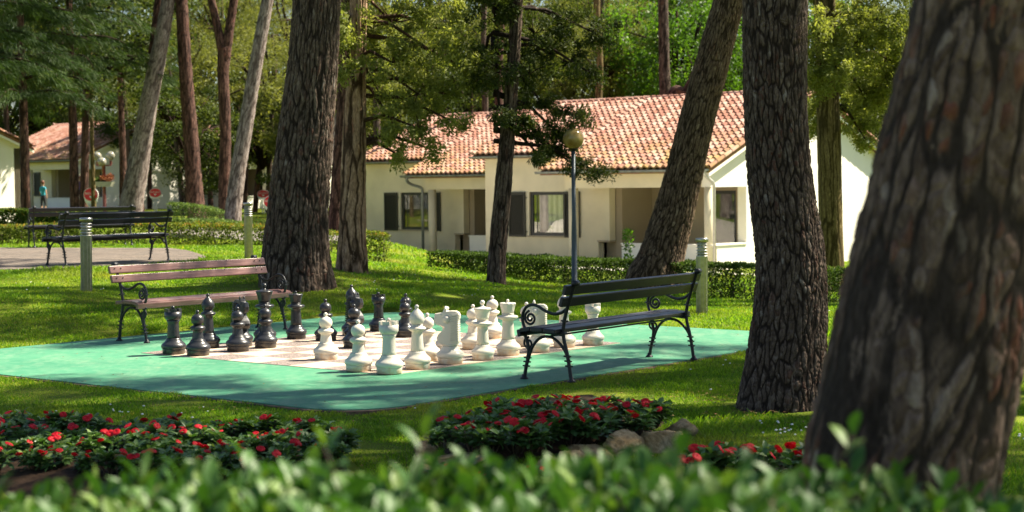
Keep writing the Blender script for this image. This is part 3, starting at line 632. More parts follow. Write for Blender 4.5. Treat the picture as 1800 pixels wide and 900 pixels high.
    while x<ov:
        t=rg.random()*.8; b=len(V)
        for (dx,rr) in ((0,.135),(.42,.115)):
            for k in range(9): an=math.pi*k/8; V.append((x+dx,RY+rr*math.cos(an),zr+rr*.85*math.sin(an)-.02)); T.append(t)
        for k in range(8): F.append((b+k,b+k+1,b+9+k+1,b+9+k))
        x+=.38
    link('ridge_tiles',npmesh('ridge_tiles',np.array(V),np.array(F),np.array(T)),M['roof'],roof)
    # verge tiles at gable ends
    for xe in (ov+.03,XL-.29):
        V=[];F=[];T=[]
        for side in (0,1):
            y=(e0-.05) if (side==1 or xe>0) else m0-.05
            while y<RY-.1:
                t=rg.random(); b=len(V)
                for (dy,rr) in ((0,.085),(.40,.07)):
                    for k in range(7):
                        an=math.pi*k/6; yy=y+dy; z=EZ+SL*(yy+.45)+.05+rr*math.sin(an); yy2=2*RY-yy if side else yy
                        V.append((xe+rr*math.cos(an)-.02,yy2,z)); T.append(t)
                for k in range(6): F.append((b+k,b+k+1,b+7+k+1,b+7+k))
                y+=.36
        link('verge_tiles',npmesh('verge_tiles',np.array(V),np.array(F),np.array(T)),M['roof'],roof)
    # gutters and downpipes
    def gutter(xa,xb,y,z):
        g=MB(); V=[];F=[]; n=8
        for x in (xa,xb):
            for rr in (.075,.068):
                for k in range(n+1): an=math.pi+math.pi*k/n; V.append((x,y+rr*math.cos(an),z+rr*math.sin(an)))
        k0=n+1
        for k in range(n): F.append((k,k+1,2*k0+k+1,2*k0+k)); F.append((k0+k,k0+k+1,3*k0+k+1,3*k0+k))
        F.append((0,k0,3*k0,2*k0)); F.append((n,2*k0+n,3*k0+n,k0+n)); g.add(V,F,True)
        for x in (xa,xb): g.add([(x,y+.075*math.cos(math.pi+math.pi*k/n),z+.075*math.sin(math.pi+math.pi*k/n)) for k in range(n+1)],[tuple(range(n+1))])
        x=xa+.5
        while x<xb: g.b2((x,y-.085,z-.09),(x+.03,y-.078,z+.01)); x+=.75
        return g.build('gutter',M['gutter'],r)
    gutter(-6.05,ov,-.53,EZ+.0); gutter(XL-.3,-6.0,.80,EZ+SL*1.33-.02)
    d=MB(); d.tube(smoothp([(-5.75,-.53,EZ-.06),(-5.75,-.50,EZ-.22),(-5.68,-.30,EZ-.34),(-5.5,-.14,EZ-.42),(-5.40,-.10,EZ-.52),(-5.40,-.10,EZ-.9)])+[(-5.40,-.10,-.5)],.05,10); d.build('downpipe',M['gutter'],r)
    d=MB(); d.tube(smoothp([(.18,-.53,EZ-.06),(.18,-.50,EZ-.18),(.22,-.35,EZ-.30),(.25,-.22,EZ-.42),(.24,-.18,EZ-.7)])+[(.24,-.18,-.5)],.045,10); d.build('downpipe',M['dull_steel'],r)
    # verge boards under the roof edge
    v=MB()
    v.prism([(e0,EZ-.11-.10),(RY,EZ+SL*(RY+.45)-.11-.10),(RY,EZ+SL*(RY+.45)-.112),(e0,EZ-.112)],ov-.05,ov,axis='x')
    v.prism([(2*RY-e0,EZ-.11-.10),(RY+.001,EZ+SL*(RY+.45)-.11-.10),(RY+.001,EZ+SL*(RY+.45)-.112),(2*RY-e0,EZ-.112)],ov-.05,ov,axis='x'); v.build('verge_board',sw,r)
    return r
hb=bungalow(); HA=R_(-42); hb.location=(5.6,47,-.95); hb.rotation_euler=(0,0,HA)
tag(hb,'cream bungalow with a red tiled roof and bright white gable, behind the lamp post','house','tiled bungalows')
hex_=np.array([math.cos(HA),math.sin(HA)]); hey=np.array([-math.sin(HA),math.cos(HA)])
def putb(loc,lb,rz=HA):
    c=copy_tree(hb); c.location=loc; c.rotation_euler=(0,0,rz); tag(c,lb,'house','tiled bungalows'); return c
o2=np.array([5.6,47])+hex_*-9.95+hey*4.0
hl=putb((o2[0],o2[1],-.97),'cream bungalow with a curved downpipe and round column, left behind the brighter one')
for ch in hl.children:                                         # this one has lace-like pinkish curtains and greyish tiles
    for c2 in ch.children:
        if c2.name.startswith('curtain'): c2.data=c2.data.copy(); c2.data.materials.clear(); c2.data.materials.append(M['lace'])
for q_ in list(hb.children):
    if q_.name.startswith('downpipe') and max(v.co.x for v in q_.data.vertices)<-4: bpy.data.objects.remove(q_)
g=at(139,372,95); putb((g[0],g[1],.30),'far white bungalow in the left distance with people by its porch')
g=at(429,372,100); putb((g[0],g[1],.25),'far bungalow with a dark roof and bluish gable, just left of the thick pine',R_(-40))
g=at(38,378,66); bl=np.array([g[0],g[1]])-hey*DEP; putb((bl[0],bl[1],.33),'white bungalow gable cut off by the left edge of the photo')
# ------------------------------------------------------------------ noise / bark
def vnoise(P,seed=0):
    rg=np.random.default_rng(seed); T=rg.random(4096); P=np.asarray(P,float); i=np.floor(P).astype(int); f=P-i; f=f*f*(3-2*f); out=0
    for dx in(0,1):
        for dy in(0,1):
            for dz in(0,1):
                h=((i[:,0]+dx)*73856093 ^ (i[:,1]+dy)*19349663 ^ (i[:,2]+dz)*83492791)&4095
                out=out+T[h]*(f[:,0] if dx else 1-f[:,0])*(f[:,1] if dy else 1-f[:,1])*(f[:,2] if dz else 1-f[:,2])
    return out
def barkfield(th,zz,circ,sx,sy,seed):
    """furrowed plates: th in [0,1) round the trunk, zz metres up"""
    rg=np.random.default_rng(seed); nu=max(6,int(round(circ/sx))); nvv=int(zz.max()/sy)+6
    J=rg.random((nu,nvv,2)); C_=rg.random((nu,nvv))
    rad_=circ/6.283; cx_,cy_=np.cos(th*6.283)*rad_,np.sin(th*6.283)*rad_
    def nz(f,fz,k): return vnoise(np.stack([cx_*f+k,cy_*f,zz*fz],1),seed+k)-.5
    def cells(u,v,nu,nvv,J,C_):
        iu=np.floor(u).astype(int); iv=np.floor(v).astype(int); F1=np.full(len(u),9.);F2=np.full(len(u),9.);ID=np.zeros(len(u))
        for a in(-1,0,1):
            for b in(-1,0,1):
                cu=(iu+a)%nu; cv=np.clip(iv+b,0,nvv-1)
                d=np.hypot(iu+a+J[cu,cv,0]-u,iv+b+J[cu,cv,1]-v)
                n1=d<F1; F2=np.where(n1,F1,np.minimum(F2,d)); ID=np.where(n1,C_[cu,cv],ID); F1=np.where(n1,d,F1)
        return F1,F2,ID
    # long ridges
    wx=nz(.30/sx,.12/sx,1)*.9+nz(1.1/sx,.5/sx,2)*.45+nz(2.6/sx,1.3/sx,8)*.22
    F1,F2,I1=cells(th*nu+wx,zz/(sy*1.9)+1.5+nz(.5/sx,.2/sx,3)*.8,nu,nvv,J,C_)
    e=np.clip((F2-F1)/.42,0,1); big=e*e*(3-2*e)
    # flakes on the ridges
    nu2=max(8,int(round(circ/(sx*.48)))); nv2=int(zz.max()/(sy*.42))+6; J2=rg.random((nu2,nv2,2)); C2=rg.random((nu2,nv2))
    F1,F2,I2=cells(th*nu2+wx*2.0+nz(2.5/sx,1.2/sx,4)*.9,zz/(sy*.42)+1.5+nz(1.2/sx,.6/sx,5)*1.2,nu2,nv2,J2,C2)
    e=np.clip((F2-F1)/.5,0,1); sm=e*e*(3-2*e)*(.45+.55*I2)
    gr=nz(5/sx,1.6/sx,6)
    h=np.clip(big*(.42+.58*sm)+.18*gr-.02,0,1)
    return h,np.clip(I2*.75+I1*.25+.15*gr,0,1)
def spline(P,n):
    P=np.asarray(P,float); k=len(P); Q=np.vstack([2*P[0]-P[1],P,2*P[-1]-P[-2]]); out=[]
    for s in np.linspace(0,k-1-1e-6,n):
        i=int(s); t=s-i; a,b,c,d=Q[i],Q[i+1],Q[i+2],Q[i+3]
        out.append(.5*((2*b)+(-a+c)*t+(2*a-5*b+4*c-d)*t*t+(-a+3*b-3*c+d)*t**3))
    return np.array(out)
def trunk_mesh(pts,nt_=64,nz=80,sx=.07,sy=.22,depth=.02,seed=1,flute=0,root=.0,densez=None):
    """pts: rows (x,y,z,r) bottom to top"""
    S=spline(pts,nz) if densez is None else spline(pts,densez)
    P=S[:,:3]; r=np.maximum(S[:,3],.01); n=len(S); L=np.concatenate([[0],np.cumsum(np.linalg.norm(np.diff(P,axis=0),axis=1))])
    th=np.arange(nt_)/nt_; TH,LL=np.meshgrid(th,L); rr=np.repeat(r[:,None],nt_,1)
    h,ID=barkfield(TH.ravel(),LL.ravel(),2*math.pi*float(np.median(r)),sx,sy,seed); h=h.reshape(n,nt_)
    lump=(vnoise(np.stack([np.cos(TH.ravel()*6.283)*1.3+seed,np.sin(TH.ravel()*6.283)*1.3,LL.ravel()*.9],1),seed+7).reshape(n,nt_)-.5)
    rad=rr*(1+.09*lump)+depth*(h-.6)
    if flute: rad*=1+flute*np.cos(TH*6.283*7+LL*.5+seed)*np.exp(-LL*.35)
    if root: rad*=1+root*np.exp(-LL*2.2)*(.6+.5*np.cos(TH*6.283*5+seed))
    V=np.zeros((n,nt_,3)); T=np.gradient(P,axis=0); T/=np.linalg.norm(T,axis=1)[:,None]
    ax=np.cross(np.tile([0,1.,0],(n,1)),T); ax/=np.linalg.norm(ax,axis=1)[:,None]; ay=np.cross(T,ax)
    V=P[:,None]+rad[...,None]*(np.cos(TH*6.283)[...,None]*ax[:,None]+np.sin(TH*6.283)[...,None]*ay[:,None])
    idx=np.arange(n*nt_).reshape(n,nt_); a=idx[:-1]; b=idx[1:]; F=np.stack([a.ravel(),np.roll(a,-1,1).ravel(),np.roll(b,-1,1).ravel(),b.ravel()],1)
    return V.reshape(-1,3),F,h.ravel(),ID.reshape(n,nt_).ravel()
# ------------------------------------------------------------------ foliage clouds
def cards(c,L,W,rg,up=.2,d=None,dj=1.0,fold=.25,tint=None):
    n=len(c); v=rg.normal(size=(n,3)); v/=np.linalg.norm(v,axis=1)[:,None]
    if d is not None: v=d+v*dj; v/=np.linalg.norm(v,axis=1)[:,None]
    q=rg.normal(size=(n,3)); q[:,2]+=up*3; s=np.cross(v,q); s/=(np.linalg.norm(s,axis=1)[:,None]+1e-9); nn=np.cross(s,v)
    l=(L*rg.uniform(.6,1.25,n))[:,None]; w_=(W*rg.uniform(.6,1.2,n))[:,None]
    m1=c+v*l*.45
    V=np.stack([c,m1+s*w_*.5+nn*w_*fold,c+v*l,m1-s*w_*.5+nn*w_*fold],1).reshape(-1,3)
    i=np.arange(n)*4; F=np.stack([i,i+1,i+2,i+3],1); t=rg.random(n) if tint is None else tint
    return V,F,np.repeat(t,4)
def join(L_):
    V=[];F=[];T=[];o=0
    for v,f,t in L_: V.append(v);F.append(f+o);T.append(t);o+=len(v)
    return np.concatenate(V),np.concatenate(F),np.concatenate(T)
def inball(n,rg,p=.45):
    v=rg.normal(size=(n,3)); v/=np.linalg.norm(v,axis=1)[:,None]; return v*(rg.random(n)**p)[:,None]
def clumpcloud(cc,rad,per,L,W,rg,up=.2,flat=.7,d=None,dj=1.0):
    n=len(cc); rad=np.broadcast_to(rad,(n,)); out=inball(n*per,rg,.5); out[:,2]*=flat
    c=np.repeat(cc,per,0)+out*np.repeat(rad,per)[:,None]
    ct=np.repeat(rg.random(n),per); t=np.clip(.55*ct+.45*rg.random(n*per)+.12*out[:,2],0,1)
    dd=None if d is None else np.repeat(d,per,0)
    return cards(c,L,W,rg,up,dd,dj,tint=t)
def limbs(mb,pts): mb.tube([p[:3] for p in pts],[p[3] for p in pts],7)
#@@PART3
# ------------------------------------------------------------------ trees
def crown_blob(seed,R=3.5,hz=3.0,n=46,cl=.9,per=150,L=.17,W=.10,shell=.62,flat=.75,up=.2):
    """leafy crown centred on the origin: clumps on an uneven shell, gaps between"""
    rg=np.random.default_rng(seed); v=rg.normal(size=(n,3)); v/=np.linalg.norm(v,axis=1)[:,None]
    v*=(shell+(1-shell)*rg.random(n))[:,None]*rg.uniform(.78,1.12,n)[:,None]; c=v*np.array([R,R,hz])
    return join([clumpcloud(c,rg.uniform(.6,1.2,n)*cl,per,L,W,rg,up,flat)]),c
def crown_umbrella(seed,R=4.0,n=84,L=.15,W=.075,per=170):
    rg=np.random.default_rng(seed); a=rg.random(n)*6.283; rr=np.sqrt(rg.random(n))*R; c=np.stack([rr*np.cos(a),rr*np.sin(a),1.1*(1-(rr/R)**2)+rg.normal(0,.35,n)],1)
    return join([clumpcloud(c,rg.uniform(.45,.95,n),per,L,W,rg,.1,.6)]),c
PROT={}
def crown_proto(key):
    if key in PROT: return PROT[key]
    k,i=key
    if k=='umb': (V,F,T),c=crown_umbrella(10+i)
    elif k=='broad': (V,F,T),c=crown_blob(20+i,3.4,3.2,58,.80,170,.17,.11,.55)
    elif k=='tall': (V,F,T),c=crown_blob(30+i,2.6,5.5,70,.75,150,.15,.07,.45)
    elif k=='pine': (V,F,T),c=crown_blob(40+i,3.6,2.6,50,.85,190,.20,.030,.5,.55,0)
    me=npmesh('crown',V,F,T); mb=MB(); rg=random.Random(i)
    for q in list(c)[::3]:
        q=Vector(q); mid=q*.5+Vector((rg.uniform(-.4,.4),rg.uniform(-.4,.4),rg.uniform(-.6,.1))); limbs(mb,[(0,0,-2.2 if k!='umb' else -1.6,.09),(mid.x,mid.y,mid.z,.055),(q.x,q.y,q.z,.015)])
    PROT[key]=(me,mb); return PROT[key]
MEL={}
def add_crown(tree,key,leaf,barkm,loc,sc=(1,1,1),rz=0,limb=True,lean=(0,0)):
    me,mb=crown_proto(key); k2=(key,leaf)
    if k2 not in MEL: m2=me.copy(); m2.materials.append(M[leaf]); MEL[k2]=m2
    o=bpy.data.objects.new('crown',MEL[k2]); COL.objects.link(o); o.parent=tree; o.location=loc; o.scale=sc; o.rotation_euler=(lean[0],lean[1],rz)
    if limb:
        k3=(key,barkm,'l')
        if k3 not in MEL: t_=mb.build('limb',M[barkm]); MEL[k3]=t_.data; bpy.data.objects.remove(t_)
        b=bpy.data.objects.new('limb',MEL[k3]); COL.objects.link(b); b.parent=tree; b.location=loc; b.scale=sc; b.rotation_euler=(lean[0],lean[1],rz)
    return o
def px_path(rows,Y,ext=None,r_end=.12):
    """rows (px,py,width_px) bottom->top at distance Y; ext: list of extra (x,y,z,r)"""
    out=[]
    for q in rows:
        px,py,wd=q[:3]; p=at(px,py,Y); out.append((p[0],p[1],p[2],wd/2/FPX*Y))
    if ext: out+=ext
    return out
def big_tree(name,rows,Y,barkm,label,cat='tree',group=None,height=12,crown=None,leaf='leaf_dark',csc=1.0,coff=(0,0,0),foot=.25,**kw):
    P=px_path(rows,Y); b0=P[0]; b1=P[1]; gz=h1(b0[0],b0[1])
    # foot below ground
    dx=(b0[0]-b1[0])/(b1[2]-b0[2]+1e-6)
    P=[(b0[0]+dx*.0,b0[1],min(gz,b0[2])-foot,b0[3]*1.08)]+P
    a,b=P[-2],P[-1]; k=(height-b[2])/(b[2]-a[2]+1e-6); tx=b[0]+(b[0]-a[0])*k*.75; tr=max(.08,b[3]*.55)
    P+=[((b[0]*.6+tx*.4),b[1],b[2]+(height-b[2])*.45,b[3]*.85),(tx,b[1],height,tr)]
    r=empty(name,(b0[0],b0[1],gz),0,label,cat,group)
    Q=[(p[0]-b0[0],p[1]-b0[1],p[2]-gz,p[3]) for p in P]
    V,F,h,ID=trunk_mesh(Q,**kw); link('trunk',npmesh('trunk',V,F,h,True,None,ID),M[barkm],r)
    if crown: add_crown(r,crown,leaf,barkm,(Q[-1][0]+coff[0],Q[-1][1]+coff[1],Q[-1][2]+1.2+coff[2]),(csc,csc,csc),rz=Y)
    return r,Q
pine='tall pines with bare trunks'
fore,fq=big_tree('pine_tree',[(1570,1330,440),(1576,1050,392),(1582,840,345),(1612,700,342),(1640,560,338),(1662,450,330),(1690,300,316),(1722,150,304),(1752,0,292),(1786,-160,282)],5.0,'bark_fore','huge blurred pine trunk leaning right in the right foreground','tree',pine,12,('umb',1),'leaf_dark',1.0,nt_=330,densez=560,sx=.072,sy=.20,depth=.015,seed=3,foot=.3)
t2,_=big_tree('pine_tree',[(1372,722,152),(1378,650,140),(1387,550,130),(1388,450,122),(1374,340,114),(1364,200,110),(1362,60,110),(1362,-80,108)],12.03,'bark_dark','thick dark pine trunk right of the dark bench, its plated bark in shade','tree',pine,12,('umb',2),'leaf_dark',.9,nt_=420,densez=800,sx=.036,sy=.10,depth=.015,seed=8,root=.15)
t1,_=big_tree('pine_tree',[(519,476,122),(521,430,114),(524,380,108),(530,300,102),(540,200,94),(550,100,88),(557,0,82),(562,-100,80)],23.3,'bark_dark','thick dark pine with deeply furrowed bark at the end of the reddish bench','tree',pine,13,('umb',3),'leaf_dark',1.0,nt_=300,densez=560,sx=.062,sy=.24,depth=.026,seed=12,root=.20)
tl,_=big_tree('pine_tree',[(1150,498,104),(1163,455,82),(1183,380,72),(1203,300,65),(1228,200,62),(1255,100,58),(1281,0,54),(1300,-90,50)],28.8,'bark_brown','brown pine leaning strongly to the right in front of the sunny tiled roof','tree',pine,12,('umb',4),'leaf_dark',.85,(-3.6,.5,.5),nt_=240,densez=560,sx=.050,sy=.17,depth=.022,seed=15,root=.06)
GB='slender trunks in the left background'
for (rows,Y,bk,lb,hh,sd_) in [
 ([(228,394,46),(231,360,41),(245,280,36),(262,180,31),(280,90,27),(296,0,24),(306,-60,22)],58,'bark_pale','pale grey sunlit trunk leaning right, behind the right end of the patio benches',15,31),
 ([(247,392,20),(243,340,16),(247,260,15),(262,140,15),(275,40,16),(283,-40,15)],60.5,'bark_red','dark slim trunk half hidden behind the pale leaning one',15,32),
 ([(347,388,36),(343,350,31),(336,250,27),(328,150,24),(321,40,22),(316,-50,20)],58,'bark_red','reddish dark trunk leaning left between the two pale trunks',15,33),
 ([(409,410,32),(410,370,29),(420,290,27),(437,190,25),(454,90,23),(470,0,21),(480,-60,20)],47,'bark_pale','pale sunlit trunk leaning right beside the steel bollard and the thick pine',14,34),
 ([(396,395,24),(395,330,22),(396,220,20),(392,120,20),(395,85,22)],56,'bark_red','forked dark red trunk just left of the pale trunk by the bollard',4.5,35),
 ([(165,388,10),(164,330,8),(161,220,7),(158,60,6)],62,'bark_olive','very thin trunk directly left of the round lamp cluster',10,38),
 ([(589,420,32),(591,370,27),(597,280,24),(603,180,22),(606,60,20),(608,-40,18)],40,'bark_red','reddish trunk squeezed between the thick pine and the tan cypress',13,40),
 ([(566,330,18),(575,285,18),(590,230,17),(603,180,16),(618,120,15)],52,'bark_pale','pale trunk leaning right behind the thick pine',9,41)]:
    t_,Q=big_tree('pine_tree',rows,Y,bk,lb,'tree',GB,hh,None if hh<8 else ('pine',sd_%3),'leaf_olive',.8,(0,0,1.0),nt_=48,densez=150,sx=.09,sy=.30,depth=.02,seed=sd_)
    if sd_==35:
        for br in ([(394,100,20),(385,60,16),(376,20,14),(366,-40,13)],[(396,100,20),(402,60,17),(408,20,15),(414,-40,14)]):
            P=px_path(br,56); L_=t_.location; q=[(p[0]-L_[0],p[1]-L_[1],p[2]-L_[2],p[3]) for p in P]; q.append((q[-1][0]*1.0+(q[-1][0]-q[-2][0])*3,0,14,.1))
            V,F,h,ID=trunk_mesh(q,nt_=32,densez=80,sx=.09,sy=.3,depth=.015,seed=77); link('limb',npmesh('limb',V,F,h,True,None,ID),M[bk],t_)
        add_crown(t_,('pine',1),'leaf_olive',bk,(0,0,15.5),(.9,.9,.9))
# conifers whose foliage is in view: clouds of sprays on boughs
def boughs(tree,base,Y,ells,leaf,barkm,seed,per=95,L=.10,W=.030,cr=.20,dens=34,trunkpx=None,droop=-.35):
    """ells: (px,py,rx,ry,depth_offset) foliage masses, real ellipsoids"""
    rg=np.random.default_rng(seed); CC=[]; mb=MB(); L0=Vector(base)
    for (px,py,rx,ry,dy) in ells:
        c=at(px,py,Y+dy); a=rx/FPX*Y; b=ry/FPX*Y; dp=max(.5,(a+b)*.5); n=max(6,int(dens*(a*b*dp)**.62*3.0))
        q=inball(n,rg,.40)*np.array([a,dp,b]); q=q*(.8+.35*rg.random((n,1))); cc=c+q; CC.append(cc)
        tx=trunkpx(c[2]) if trunkpx else (base[0],base[1]); st=Vector((tx[0],tx[1],c[2]+.25+rg.uniform(-.2,.5)))-L0; e=Vector(c)-L0; mid=(st+e)/2+Vector((0,0,.18))
        limbs(mb,[(*st,.045),(*mid,.03),(*e,.014)])
        for k in range(0,n,3): z_=Vector(cc[k])-L0; m_=(e+z_)/2+Vector((0,0,.05)); mb.tube([tuple(e),tuple(m_),tuple(z_)],[.012,.008,.004],5)
    cc=np.concatenate(CC)-np.array(base); n=len(cc); d=rg.normal(size=(n,3))*.7; d[:,2]+=droop
    d/=np.linalg.norm(d,axis=1)[:,None]
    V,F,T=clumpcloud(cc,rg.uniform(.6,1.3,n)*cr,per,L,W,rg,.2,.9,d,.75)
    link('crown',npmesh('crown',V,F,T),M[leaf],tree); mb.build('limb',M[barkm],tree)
c1,q=big_tree('cypress_tree',[(619,458,56),(619,420,50),(620,350,45),(622,260,42),(625,180,38),(628,80,33),(630,0,30),(632,-80,28)],27.5,'bark_tan','tan peeling cypress trunk with sunlit sprays hanging over the left cream bungalow','tree','conifers with foliage reaching into the picture',9,None,nt_=120,densez=300,sx=.12,sy=.9,depth=.022,seed=51,flute=.06)
bs=tuple(c1.location)
boughs(c1,bs,27.5,[(690,40,85,55,.2),(760,90,60,50,-.3),(800,60,40,60,.3),(735,165,55,40,.0),(690,110,60,45,-.4),(655,60,40,60,.5),(780,165,42,28,.2),(800,215,26,22,.1),(735,225,30,28,-.2),(690,215,26,55,.0),(668,165,30,40,.3),(757,262,14,26,.1),(700,272,10,26,0),(820,120,30,35,.2),(640,-60,80,60,.4),(760,-20,90,50,-.3),(600,60,36,50,-.6),(612,130,24,26,-.6)],'leaf_cypress','bark_tan',61,per=85,L=.085,W=.030,cr=.165,dens=27)
c2,q=big_tree('cypress_tree',[(872,494,36),(874,450,32),(880,380,31),(887,300,29),(895,200,25),(903,100,22),(909,0,20),(913,-80,18)],28.0,'bark_dark','thin dark cypress trunk before the hedge with drooping dark boughs beside the lamp globe','tree','conifers with foliage reaching into the picture',9,None,nt_=90,densez=220,sx=.07,sy=.4,depth=.014,seed=53)
boughs(c2,tuple(c2.location),28.0,[(870,40,50,55,0),(940,60,60,50,.4),(1000,40,55,45,.8),(930,130,70,30,.3),(1000,110,60,35,.8),(1050,60,40,35,.9),(865,130,45,35,-.3),(850,110,30,50,.2),(960,190,55,20,.6),(1010,205,35,22,.9),(945,235,45,26,.5),(915,215,35,24,.2),(975,262,40,24,.8),(1010,290,26,20,.9),(1052,303,28,12,1.0),(950,275,14,18,.5),(880,205,26,14,-.2),(985,238,26,16,.8),(900,-40,90,60,.2),(1040,130,25,20,.8)],'leaf_dark','bark_dark',63,per=100,L=.085,W=.028,cr=.16,dens=26)
c3,q=big_tree('cypress_tree',[(1462,476,46),(1461,420,43),(1459,320,42),(1456,200,40),(1453,100,39),(1449,0,38),(1446,-80,36)],33.0,'bark_olive','straight olive brown cypress trunk behind the hedge with sunlit foliage right of it','tree','conifers with foliage reaching into the picture',10,None,nt_=110,densez=260,sx=.10,sy=1.2,depth=.010,seed=55)
boughs(c3,tuple(c3.location),33.0,[(1540,35,75,40,-.5),(1590,60,50,45,-.2),(1500,80,50,50,-.6),(1545,110,70,50,.3),(1520,170,55,45,.4),(1570,160,45,60,.6),(1505,215,36,32,.1),(1522,246,20,18,.0),(1440,60,20,60,-.7),(1437,130,28,50,-.5),(1432,190,22,45,.4),(1426,225,12,22,.5),(1470,120,35,50,-.9),(1560,-30,90,40,0),(1440,-40,50,60,.3),(1600,120,30,50,.4)],'leaf_cypress','bark_olive',65,per=90,L=.09,W=.032,cr=.19,dens=29)
# cedar at the far left, layered drooping boughs
def cedar(px,Y,zt,R0,label,seed,rows,z0=4.4):
    rg=np.random.default_rng(seed); g=at(px,380,Y); gz=h1(g[0],g[1]); r=empty('cedar_tree',(g[0],g[1],gz),0,label,'tree','conifers with foliage reaching into the picture')
    Q=[(0,0,-.2,.17),(.02,0,3,.145),(-.05,.1,7,.11),(0,0,zt,.05)]; V,F,h,ID=trunk_mesh(Q,nt_=40,densez=120,sx=.09,sy=.3,depth=.015,seed=seed); link('trunk',npmesh('trunk',V,F,h,True,None,ID),M['bark_red'],r)
    cc=[];dd=[];mb=MB()
    z=z0
    while z<zt:
        k=rows; a0=rg.random()*6.28
        for j in range(k):
            a=a0+6.283*j/k+rg.normal(0,.2); Rr=R0*(1.0-.5*(z-z0)/(zt-z0))*rg.uniform(.8,1.15); pts=[]
            for t in np.linspace(0,1,7): pts.append((Rr*t*math.cos(a),Rr*t*math.sin(a),z+.35*math.sin(t*2.2)-.75*t*t,.05*(1-t)+.01))
            limbs(mb,pts)
            for t in np.linspace(.22,1,9):
                m_=3
                for _ in range(m_):
                    lat=rg.normal(0,.38*(1.15-.5*t)); x=Rr*t*math.cos(a)-lat*math.sin(a); y=Rr*t*math.sin(a)+lat*math.cos(a)
                    cc.append((x,y,z+.35*math.sin(t*2.2)-.75*t*t-.25*abs(lat)+rg.normal(0,.05))); dd.append((math.cos(a)*.6-math.sin(a)*lat,math.sin(a)*.6+math.cos(a)*lat,-.55))
        z+=rg.uniform(.55,.85)
    cc=np.array(cc); dd=np.array(dd); dd/=np.linalg.norm(dd,axis=1)[:,None]
    V,F,T=clumpcloud(cc,rg.uniform(.8,1.25,len(cc))*.30,40,.24,.020,rg,.3,.42,dd,.45); link('crown',npmesh('crown',V,F,T),M['leaf_cedar'],r); mb.build('limb',M['bark_red'],r)
    return r
cedar(45,54,12,3.1,'blue green cedar with drooping layered boughs at the upper left',71,4,4.3)
cedar(131,57,13,3.0,'darker cedar behind the blue green one, above the round lamp cluster',72,4,5.6)
cedar(217,70,13,2.8,'slim cedar left of the pale leaning trunk, above the far bungalow gable',74,4,6.0)
cedar(-30,44,11,2.6,'cedar at the left edge whose bough tips hang into the top left corner',73,4,4.6)
# unseen pines added on the right so their crowns dapple lawn and floor
GS='pines just outside the right edge of the picture'
for (x,y,hh,cs,i,*co_) in ((11.4,15.2,10.5,.80,5),(9.6,9.2,10,.9,6),(13.8,10.5,12,.9,7),(8.2,13.2,11,.95,8),(5.15,15.4,11.5,.7,7),(7.3,15.7,11,.55,6),(6.5,24.5,10.5,.82,7,-2.2,-1.2),(7.6,25.2,11.0,.9,8),(9.6,29.5,11.5,.8,5),(11.9,28.5,12,.8,5),(11.0,18.0,11,.55,5)):
    Q=[(0,0,-.3,.30),(.1,0,3,.25),(.0,.1,7,.2),(0,0,hh,.1)]; r=empty('pine_tree',(x,y,h1(x,y)),0,'tall pine standing outside the right edge, casting dappled shade','tree',GS)
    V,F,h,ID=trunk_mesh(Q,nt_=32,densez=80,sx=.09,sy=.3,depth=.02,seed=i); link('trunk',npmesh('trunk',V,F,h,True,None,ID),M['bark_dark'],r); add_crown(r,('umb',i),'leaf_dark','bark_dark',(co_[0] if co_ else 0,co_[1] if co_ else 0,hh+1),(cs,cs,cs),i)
# background wood
GW='leafy trees of the wood behind the bungalows'
rb=random.Random(4)
wood_spec=[]
